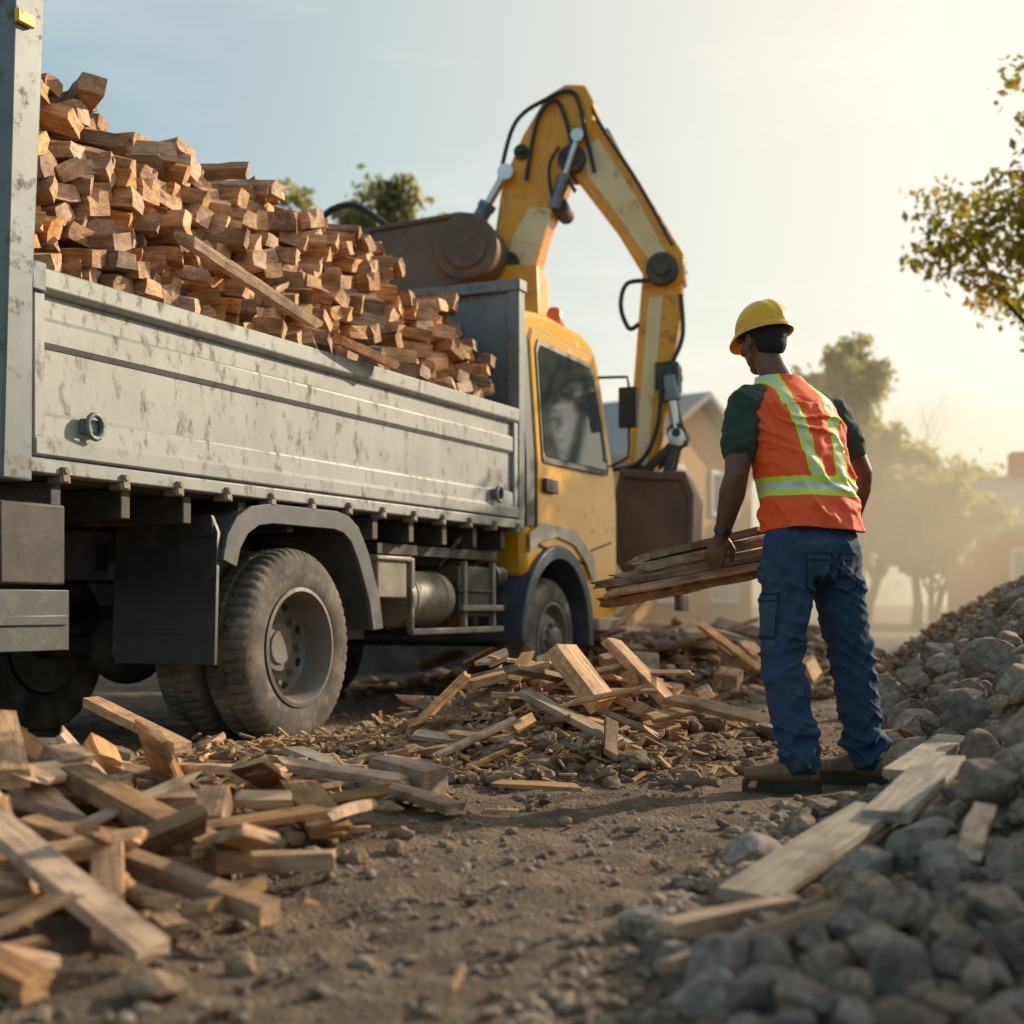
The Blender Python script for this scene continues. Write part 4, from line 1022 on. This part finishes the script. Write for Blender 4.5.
for i in range(NZ+1):
    z = .985 + (1.60-.985)*i/NZ; a, b = vint(z); rings.append(tring(z, a, b))
V = MB(); V.loft(rings, NS, power=2.35, cap=False)
for fi, f_ in enumerate(V.f):
    c = sum((V.v[i] for i in f_), Vector())/4; s0 = sp(c.z); xl = (c-s0).dot(Ld); z = c.z; m = 0
    zb = 1.150; dz = abs(z-zb)
    if dz < .038: m = 1
    if dz < .015: m = 2
    u = (z-1.18)/(1.58-1.18)
    if z > zb+.038:
        for sgn in (-1, 1):
            cc = sgn*(.055+.050*max(0, u))
            if z > 1.47: cc = sgn*(.105-.02*(z-1.47)/.1)
            dd = abs(xl-cc)
            if dd < .026: m = max(m, 1)
            if dd < .010: m = 2
    V.m[fi] = m
for i, p in enumerate(V.v):
    s0 = sp(p.z); n = (p-s0); n.z = 0; n.normalize()
    amp = .010 if p.z < 1.5 else .003
    fo = .010*math.sin((p-s0).dot(Ld)*38+p.z*16)*max(0, 1.12-p.z)*5
    wv = noise.noise(p*4)*.15
    cr = noise.noise(Vector((p.x*4, p.y*4, (p.z+wv)*13+p.x*9))); cr = ((1-min(1, abs(cr)*2.6))**2)*.015*(1 if p.z < 1.48 else .2)
    cv = noise.noise(Vector((p.x*9, p.y*9, p.z*3+9))); cr += ((1-min(1, abs(cv)*3))**2)*.009*(1 if p.z < 1.48 else .2)
    V.v[i] = p + n*(wr_fold(p, amp, .7, 5)+fo+cr) + Vector((0, 0, -.012*math.sin(i % NS/NS*6.28*2)*max(0, 1.05-p.z)*10))
m_ = V.mesh('safety_vest', [M['orange'], M['lime'], M['silver']], 60); m_.transform(WI)
o = mkobj('safety_vest', m_, W_, label='orange vest with lime and silver reflective tape')
s = o.modifiers.new('s', 'SOLIDIFY'); s.thickness = .005; s.offset = 1
for ank, dr, zz0 in ((ankL, Vector((-.97, .24, 0)), Hs(1.0, 5.33)), (ankR, Vector((-.90, .42, 0)), Hs(1.3, 5.55))):
    dr = dr.normalized(); sd = Vector((-dr.y, dr.x, 0)); g0 = max(zz0, 0)+.02
    bt = MB(); c = Vector((ank.x, ank.y, g0))
    bt.loft([(c+dr*(-.075)+Vector((0, 0, .055)), sd*.022, Vector((0, 0, .03))), (c+dr*(-.06)+Vector((0, 0, .055)), sd*.036, Vector((0, 0, .045))), (c+Vector((0, 0, .058)), sd*.041, Vector((0, 0, .055))),
             (c+dr*.06+Vector((0, 0, .055)), sd*.043, Vector((0, 0, .048))), (c+dr*.12+Vector((0, 0, .046)), sd*.048, Vector((0, 0, .037))), (c+dr*.17+Vector((0, 0, .044)), sd*.045, Vector((0, 0, .034))), (c+dr*.205+Vector((0, 0, .040)), sd*.026, Vector((0, 0, .022)))], 24)
    limb(bt, [(c+dr*(-.01)+Vector((0, 0, .06)), .052), (Vector((ank.x, ank.y, ank.z+.06)), .05)])
    e = empty('boot', (0, 0, 0), parent=W_)
    mkobj('boot_upper', remesh(bt, 'boot_upper', M['boot'], .006, 3, lambda p: wr_fold(p, .003)), e)
    sl = MB(); out = []
    for k in range(28):
        t = 2*math.pi*k/28; x = math.cos(t); y = math.sin(t)
        out.append(c+dr*(.065+.148*x)+sd*(y*(.045+.008*x)*(1-.15*math.exp(-((x+.1)/.3)**2))))
    n = 28; sl.add([p+Vector((0, 0, -.022)) for p in out]+[p+Vector((0, 0, .022)) for p in out], [tuple(range(n)), tuple(range(2*n-1, n-1, -1))]+[(i, (i+1) % n, n+(i+1) % n, n+i) for i in range(n)])
    m_ = sl.mesh('sole', M['sole'], 40); m_.transform(WI); mkobj('sole', m_, e)
wt = MB(); wd = (wrL-elL).normalized(); wc = wrL-wd*.018; a = wd.orthogonal().normalized(); b = wd.cross(a)
wt.loft([(wc+wd*k, a*r, b*r) for k, r in ((-.012, .032), (-.011, .036), (.011, .036), (.012, .032))], 28)
wt.cyl(wc+Vector((-.012, -.030, 0)), wc+Vector((-.018, -.042, 0)), .019, n=20)
m_ = wt.mesh('wristwatch', M['watch']); m_.transform(WI); mkobj('wristwatch', m_, W_)
cl = [((.375, 5.60, .745), (1.34, 5.80, .925), .10, .035, 0), ((.36, 5.59, .780), (1.30, 5.79, .955), .09, .030, .06), ((.42, 5.65, .81), (1.33, 5.81, .972), .10, .025, -.1),
      ((.395, 5.63, .712), (1.10, 5.77, .855), .08, .04, .15), ((.50, 5.635, .850), (1.20, 5.80, 1.0), .10, .035, .12), ((.38, 5.66, .76), (1.2, 5.83, .93), .06, .05, .3), ((.52, 5.635, .885), (1.00, 5.74, 1.0), .07, .03, -.15)]
for p0, p1, w, t, rl_ in cl:
    a = Vector(p0); b = Vector(p1); o = mkobj('plank', beam_mesh('plank', (b-a).length, w, t, M['carried'], R.randint(1, 9999), .05, 22, .13)); orient(o, a, b, rl_)
    tag(o, 'splintered reddish brown plank held by the worker', 'plank', 'planks carried by the worker')

# ================================================================== BACKGROUND
def house(name, cx, cy, rz, wx, dy_, eave, ridge, wall, lab, wins, ewins=()):
    e = empty(name, (cx, cy, 0), rz, lab, 'house')
    a, b, c, d = -wx/2, wx/2, -dy_/2, dy_/2
    m = MB(); m.add([(a, c, 0), (b, c, 0), (b, d, 0), (a, d, 0), (a, c, eave), (b, c, eave), (b, d, eave), (a, d, eave), (b, 0, ridge-.1), (a, 0, ridge-.1)],
        [(0, 1, 5, 4), (1, 2, 6, 8, 5), (2, 3, 7, 6), (3, 0, 4, 9, 7), (4, 5, 8, 9), (6, 7, 9, 8), (0, 3, 2, 1)])
    m.obj('wall', wall, e, 30)
    r = MB(); ov = .5; k = (ridge-eave)/d
    for s in (-1, 1):
        r.add([(a-ov, s*(d+ov), eave-ov*k), (b+ov, s*(d+ov), eave-ov*k), (b+ov, 0, ridge), (a-ov, 0, ridge), (a-ov, s*(d+ov), eave-ov*k+.2), (b+ov, s*(d+ov), eave-ov*k+.2), (b+ov, 0, ridge+.2), (a-ov, 0, ridge+.2)],
              [(0, 1, 2, 3), (4, 5, 6, 7), (0, 1, 5, 4), (1, 2, 6, 5), (0, 3, 7, 4)])
    ro = r.obj('roof', M['roof'], e, 30)
    ch_ = MB(); ch_.box((a+1.5, .2, ridge-.8), (a+2.3, 1.0, ridge+1.0)); ch_.obj('chimney', M['redwall'], ro, 30)
    def win(px_, py_, z_, ww, wh, rot):
        f = empty('window', (px_, py_, z_), rot, parent=e)
        m = MB(); m.box((-ww/2-.14, -.08, -.14), (ww/2+.14, -.003, wh+.14)); m.obj('frame', M['white'], f, 30, .01)
        m = MB(); m.box((-ww/2, -.095, 0), (-.03, -.083, wh)); m.box((.03, -.095, 0), (ww/2, -.083, wh)); m.obj('pane', M['window'], f, 30)
    for (wx_, z_, ww, wh) in wins: win(wx_, c, z_, ww, wh, 0)
    for (wy_, z_, ww, wh) in ewins: win(b, wy_, z_, ww, wh, math.pi/2)
    return e
house('detached_house', 1.9, 48, rad(-38), 10, 7.2, 5.2, 7.2, M['wall'], 'two storey tan house with grey gabled roof and white windows', [(3, 3.6, 1.3, 1.2), (0, 3.6, 1.3, 1.2)], [(1.7, 3.7, 1.5, 1.2), (-1.6, 3.7, 1.3, 1.2), (1.7, .9, 1.5, 1.4), (-1.6, .9, 1.3, 1.4)])
house('outbuilding', 18.3, 43, rad(-8), 9, 6, 3.0, 4.4, M['redwall'], 'low red walled building with grey roof', [(-3, .9, 1.2, 1.3), (0, .9, 1.2, 1.3)])
fence = MB()
for k in range(7): fence.box((6.9+k*1.2, 18.4, 0), (7.0+k*1.2, 18.5, 1.25))
fence.box((6.9, 18.42, .95), (14.2, 18.47, 1.1)); fence.box((6.9, 18.42, .45), (14.2, 18.47, .6))
o = fence.obj('fence', M['bark'], None, 30); tag(o, 'dark wooden rail fence beyond the rubble', 'fence')

def tree(name, loc, height, crown_r, leafs, leaf_sz, mat, lab, trunk_frac=.35, seed=1, sparse=.55, levels=4, bare=False, spread=.6, clump=.09, lean=0.0, zlow=0.0):
    rr = random.Random(seed); e = empty(name, loc, 0, lab, 'tree')
    t = MB(); tips = []
    def grow(p, d, L, r, lv):
        n = 3; pts = [p]; rad_ = [r]; q_ = p
        for i in range(n):
            d = (d+Vector((rr.gauss(0, .12), rr.gauss(0, .12), rr.gauss(.03, .07)))).normalized(); q_ = q_+d*L/n; pts.append(q_); rad_.append(r*(1-.4*(i+1)/n))
            if lv >= 2: tips.append((q_, lv))
        t.tube(pts, rad_, 7 if lv < 2 else 4)
        if lv >= levels: tips.append((q_, lv+1)); return
        a0 = rr.uniform(0, 6.28); kk = rr.choice((4, 5)) if lv == 0 else rr.choice((2, 3))
        for k in range(kk):
            a = a0+6.28*k/kk+rr.gauss(0, .3); s = Vector((math.cos(a), math.sin(a), rr.uniform(-.1, .5)-zlow))
            grow(pts[-1] if rr.random() < .6 else pts[-2], (d*.7+s*spread).normalized(), L*rr.uniform(.62, .85), rad_[-1]*.7, lv+1)
    grow(Vector((0, 0, -.1)), Vector((rr.gauss(0, .05), rr.gauss(0, .05), 1)), height*trunk_frac, height*.022, 0)
    mx = sum(p.x for p, _ in tips)/len(tips); my = sum(p.y for p, _ in tips)/len(tips)
    zm = max(p.z for p, _ in tips); ds = sorted(math.hypot(p.x-mx, p.y-my) for p, _ in tips); rm = ds[int(len(ds)*.9)]; sz_ = height*.95/zm; sr = crown_r*.92/rm
    def tf(p):
        k = min(1, max(0, p.z/(zm*.35)))
        return Vector((((p.x-mx*k)*sr*k+p.x*(1-k)) + lean*k, (p.y-my*k)*sr*k+p.y*(1-k), p.z*sz_))
    for i, v in enumerate(t.v): t.v[i] = tf(v)
    t.obj('trunk', M['bark'], e, 40)
    if bare: return e
    nt_ = np.random.RandomState(seed); T_ = np.array([tf(p)[:] for p, lv in tips if lv >= 2])
    pick = T_[nt_.randint(0, len(T_), int(len(T_)*sparse)+3)]
    C = pick[nt_.randint(0, len(pick), leafs)] + nt_.normal(0, 1, (leafs, 3))*np.array([crown_r*clump, crown_r*clump, crown_r*clump*.85])
    A = nt_.normal(0, 1, (leafs, 3)); A /= np.linalg.norm(A, axis=1)[:, None]
    Bv = np.cross(A, nt_.normal(0, 1, (leafs, 3))); Bv /= np.linalg.norm(Bv, axis=1)[:, None]
    s = leaf_sz*nt_.uniform(.6, 1.3, (leafs, 1))
    V_ = np.stack([C-A*s*.5, C+Bv*s*.28, C+A*s*.5, C-Bv*s*.28], 1).reshape(-1, 3)
    F_ = np.arange(leafs*4).reshape(-1, 4)
    mkobj('crown', np_mesh('crown', V_, F_, mat), e); return e
tree('leafy_tree', (7.1, 16.0, 0.4), 6.9, 2.15, 12000, .13, M['leaf'], 'tall leafy tree with sunlit green and yellow leaves', .16, 12, .42, 5, False, .75, .065, -.25, .12)
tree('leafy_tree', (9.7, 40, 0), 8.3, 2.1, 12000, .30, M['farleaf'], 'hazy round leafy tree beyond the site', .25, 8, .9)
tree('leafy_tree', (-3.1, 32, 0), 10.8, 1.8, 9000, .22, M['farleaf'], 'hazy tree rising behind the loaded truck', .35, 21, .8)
tree('bare_tree', (12.2, 43, 0), 8.0, 2.0, 0, .2, M['farleaf'], 'thin bare branched tree in the haze', .25, 5, .8, 5, True)
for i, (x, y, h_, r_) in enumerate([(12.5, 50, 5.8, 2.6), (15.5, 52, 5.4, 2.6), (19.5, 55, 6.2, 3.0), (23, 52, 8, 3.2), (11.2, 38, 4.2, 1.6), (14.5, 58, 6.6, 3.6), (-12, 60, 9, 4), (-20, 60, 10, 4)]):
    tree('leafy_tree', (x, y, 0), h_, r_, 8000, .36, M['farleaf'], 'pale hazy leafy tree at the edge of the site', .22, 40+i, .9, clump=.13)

def dust(name, loc, scl, dens):
    bm = bmesh.new(); bmesh.ops.create_icosphere(bm, subdivisions=4, radius=1); me = bpy.data.meshes.new(name); bm.to_mesh(me); bm.free()
    m = bpy.data.materials.new(name); m.use_nodes = True; nt = m.node_tree; nt.nodes.clear()
    out = nt.nodes.new('ShaderNodeOutputMaterial'); v = nt.nodes.new('ShaderNodeVolumePrincipled'); nt.links.new(v.outputs[0], out.inputs['Volume'])
    v.inputs['Color'].default_value = (.93, .80, .62, 1); v.inputs['Anisotropy'].default_value = .35
    t = nt.nodes.new('ShaderNodeTexCoord'); L = nt.nodes.new('ShaderNodeVectorMath'); L.operation = 'LENGTH'; nt.links.new(t.outputs['Object'], L.inputs[0])
    mr = nt.nodes.new('ShaderNodeMapRange'); nt.links.new(L.outputs['Value'], mr.inputs[0]); mr.inputs[1].default_value = .15; mr.inputs[2].default_value = 1.0; mr.inputs[3].default_value = 1; mr.inputs[4].default_value = 0
    n = noise_node(nt, t.outputs['Object'], 2.2, 3); r = ramp(nt, n.outputs[0], [(.3, (0.15, 0.15, 0.15)), (.7, (1, 1, 1))])
    mu = nt.nodes.new('ShaderNodeMath'); mu.operation = 'MULTIPLY'; nt.links.new(mr.outputs[0], mu.inputs[0]); nt.links.new(r.outputs[0], mu.inputs[1])
    m2 = nt.nodes.new('ShaderNodeMath'); m2.operation = 'MULTIPLY'; nt.links.new(mu.outputs[0], m2.inputs[0]); m2.inputs[1].default_value = dens
    nt.links.new(m2.outputs[0], v.inputs['Density']); me.materials.append(m)
    try: m.cycles.volume_step_rate = 5.0
    except Exception as ex: print(ex)
    o = mkobj(name, me); o.location = loc; o.scale = scl; tag(o, 'pale sunlit dust cloud hanging over the site', 'dust cloud', kind='stuff')
dust('dust_cloud', (7.4, 30, 1.6), (6.2, 9.0, 5.2), .19)

# ================================================================== LIGHT, SKY, CAMERA
AZ, EL = rad(54), rad(24)
sd_ = Vector((math.sin(AZ)*math.cos(EL), math.cos(AZ)*math.cos(EL), math.sin(EL)))
L = bpy.data.lights.new('sun', 'SUN'); L.energy = 5.0; L.angle = rad(.5); L.color = (1, .84, .60)
lo = bpy.data.objects.new('sun', L); COL.objects.link(lo); lo.rotation_euler = (-sd_).to_track_quat('-Z', 'Y').to_euler(); lo.location = (20, 20, 20)
w = bpy.data.worlds.new('World'); scene.world = w; w.use_nodes = True; nt = w.node_tree; nt.nodes.clear()
out = nt.nodes.new('ShaderNodeOutputWorld'); bg = nt.nodes.new('ShaderNodeBackground'); sk = nt.nodes.new('ShaderNodeTexSky'); sk.sky_type = 'NISHITA'
sk.sun_disc = False; sk.sun_elevation = EL; sk.sun_rotation = AZ; sk.air_density = 1.0; sk.dust_density = 2.5; sk.ozone_density = 1.5
tc = nt.nodes.new('ShaderNodeTexCoord'); mp = nt.nodes.new('ShaderNodeMapping'); mp.inputs['Scale'].default_value = (1.2, 1.2, 5); mp.inputs['Rotation'].default_value = (0, .15, .3); nt.links.new(tc.outputs['Generated'], mp.inputs[0])
n = noise_node(nt, mp.outputs[0], 2.2, 7, .55); r = ramp(nt, n.outputs[0], [(.42, (1.55, 2.05, 1.95)), (.72, (3.0, 3.2, 2.8))])
c = mixc(nt, 1.0, sk.outputs[0], r.outputs[0], 'MULTIPLY')
dt = nt.nodes.new('ShaderNodeVectorMath'); dt.operation = 'DOT_PRODUCT'; nt.links.new(tc.outputs['Generated'], dt.inputs[0]); dt.inputs[1].default_value = sd_[:]
mx = nt.nodes.new('ShaderNodeMath'); mx.operation = 'MAXIMUM'; nt.links.new(dt.outputs['Value'], mx.inputs[0]); mx.inputs[1].default_value = 0
pw = nt.nodes.new('ShaderNodeMath'); pw.operation = 'POWER'; nt.links.new(mx.outputs[0], pw.inputs[0]); pw.inputs[1].default_value = 4.5
gl = nt.nodes.new('ShaderNodeVectorMath'); gl.operation = 'SCALE'; gl.inputs[0].default_value = (30, 22, 12); nt.links.new(pw.outputs[0], gl.inputs['Scale'])
ag = nt.nodes.new('ShaderNodeVectorMath'); ag.operation = 'ADD'; nt.links.new(c, ag.inputs[0]); nt.links.new(gl.outputs[0], ag.inputs[1]); c = ag.outputs[0]
K = nt.nodes.new('ShaderNodeVectorMath'); K.operation = 'MULTIPLY_ADD'; nt.links.new(c, K.inputs[0]); K.inputs[1].default_value = (1/10.5, 1/9.6, 1/8.4); K.inputs[2].default_value = (1, 1, 1)
D = nt.nodes.new('ShaderNodeVectorMath'); D.operation = 'DIVIDE'; nt.links.new(c, D.inputs[0]); nt.links.new(K.outputs[0], D.inputs[1])
nt.links.new(D.outputs[0], bg.inputs[0]); bg.inputs[1].default_value = .15; nt.links.new(bg.outputs[0], out.inputs[0])
cam = bpy.data.cameras.new('camera'); co = bpy.data.objects.new('camera', cam); COL.objects.link(co); co.location = (0, 0, .7); co.rotation_euler = (rad(90), 0, 0)
cam.lens = 50; cam.sensor_width = 36; cam.shift_y = 93/1024; cam.clip_end = 4000; cam.clip_start = .05
cam.dof.use_dof = True; cam.dof.focus_distance = 5.9; cam.dof.aperture_fstop = 2.1
scene.camera = co
scene.view_settings.view_transform = 'Standard'; scene.view_settings.look = 'None'; scene.view_settings.exposure = 0
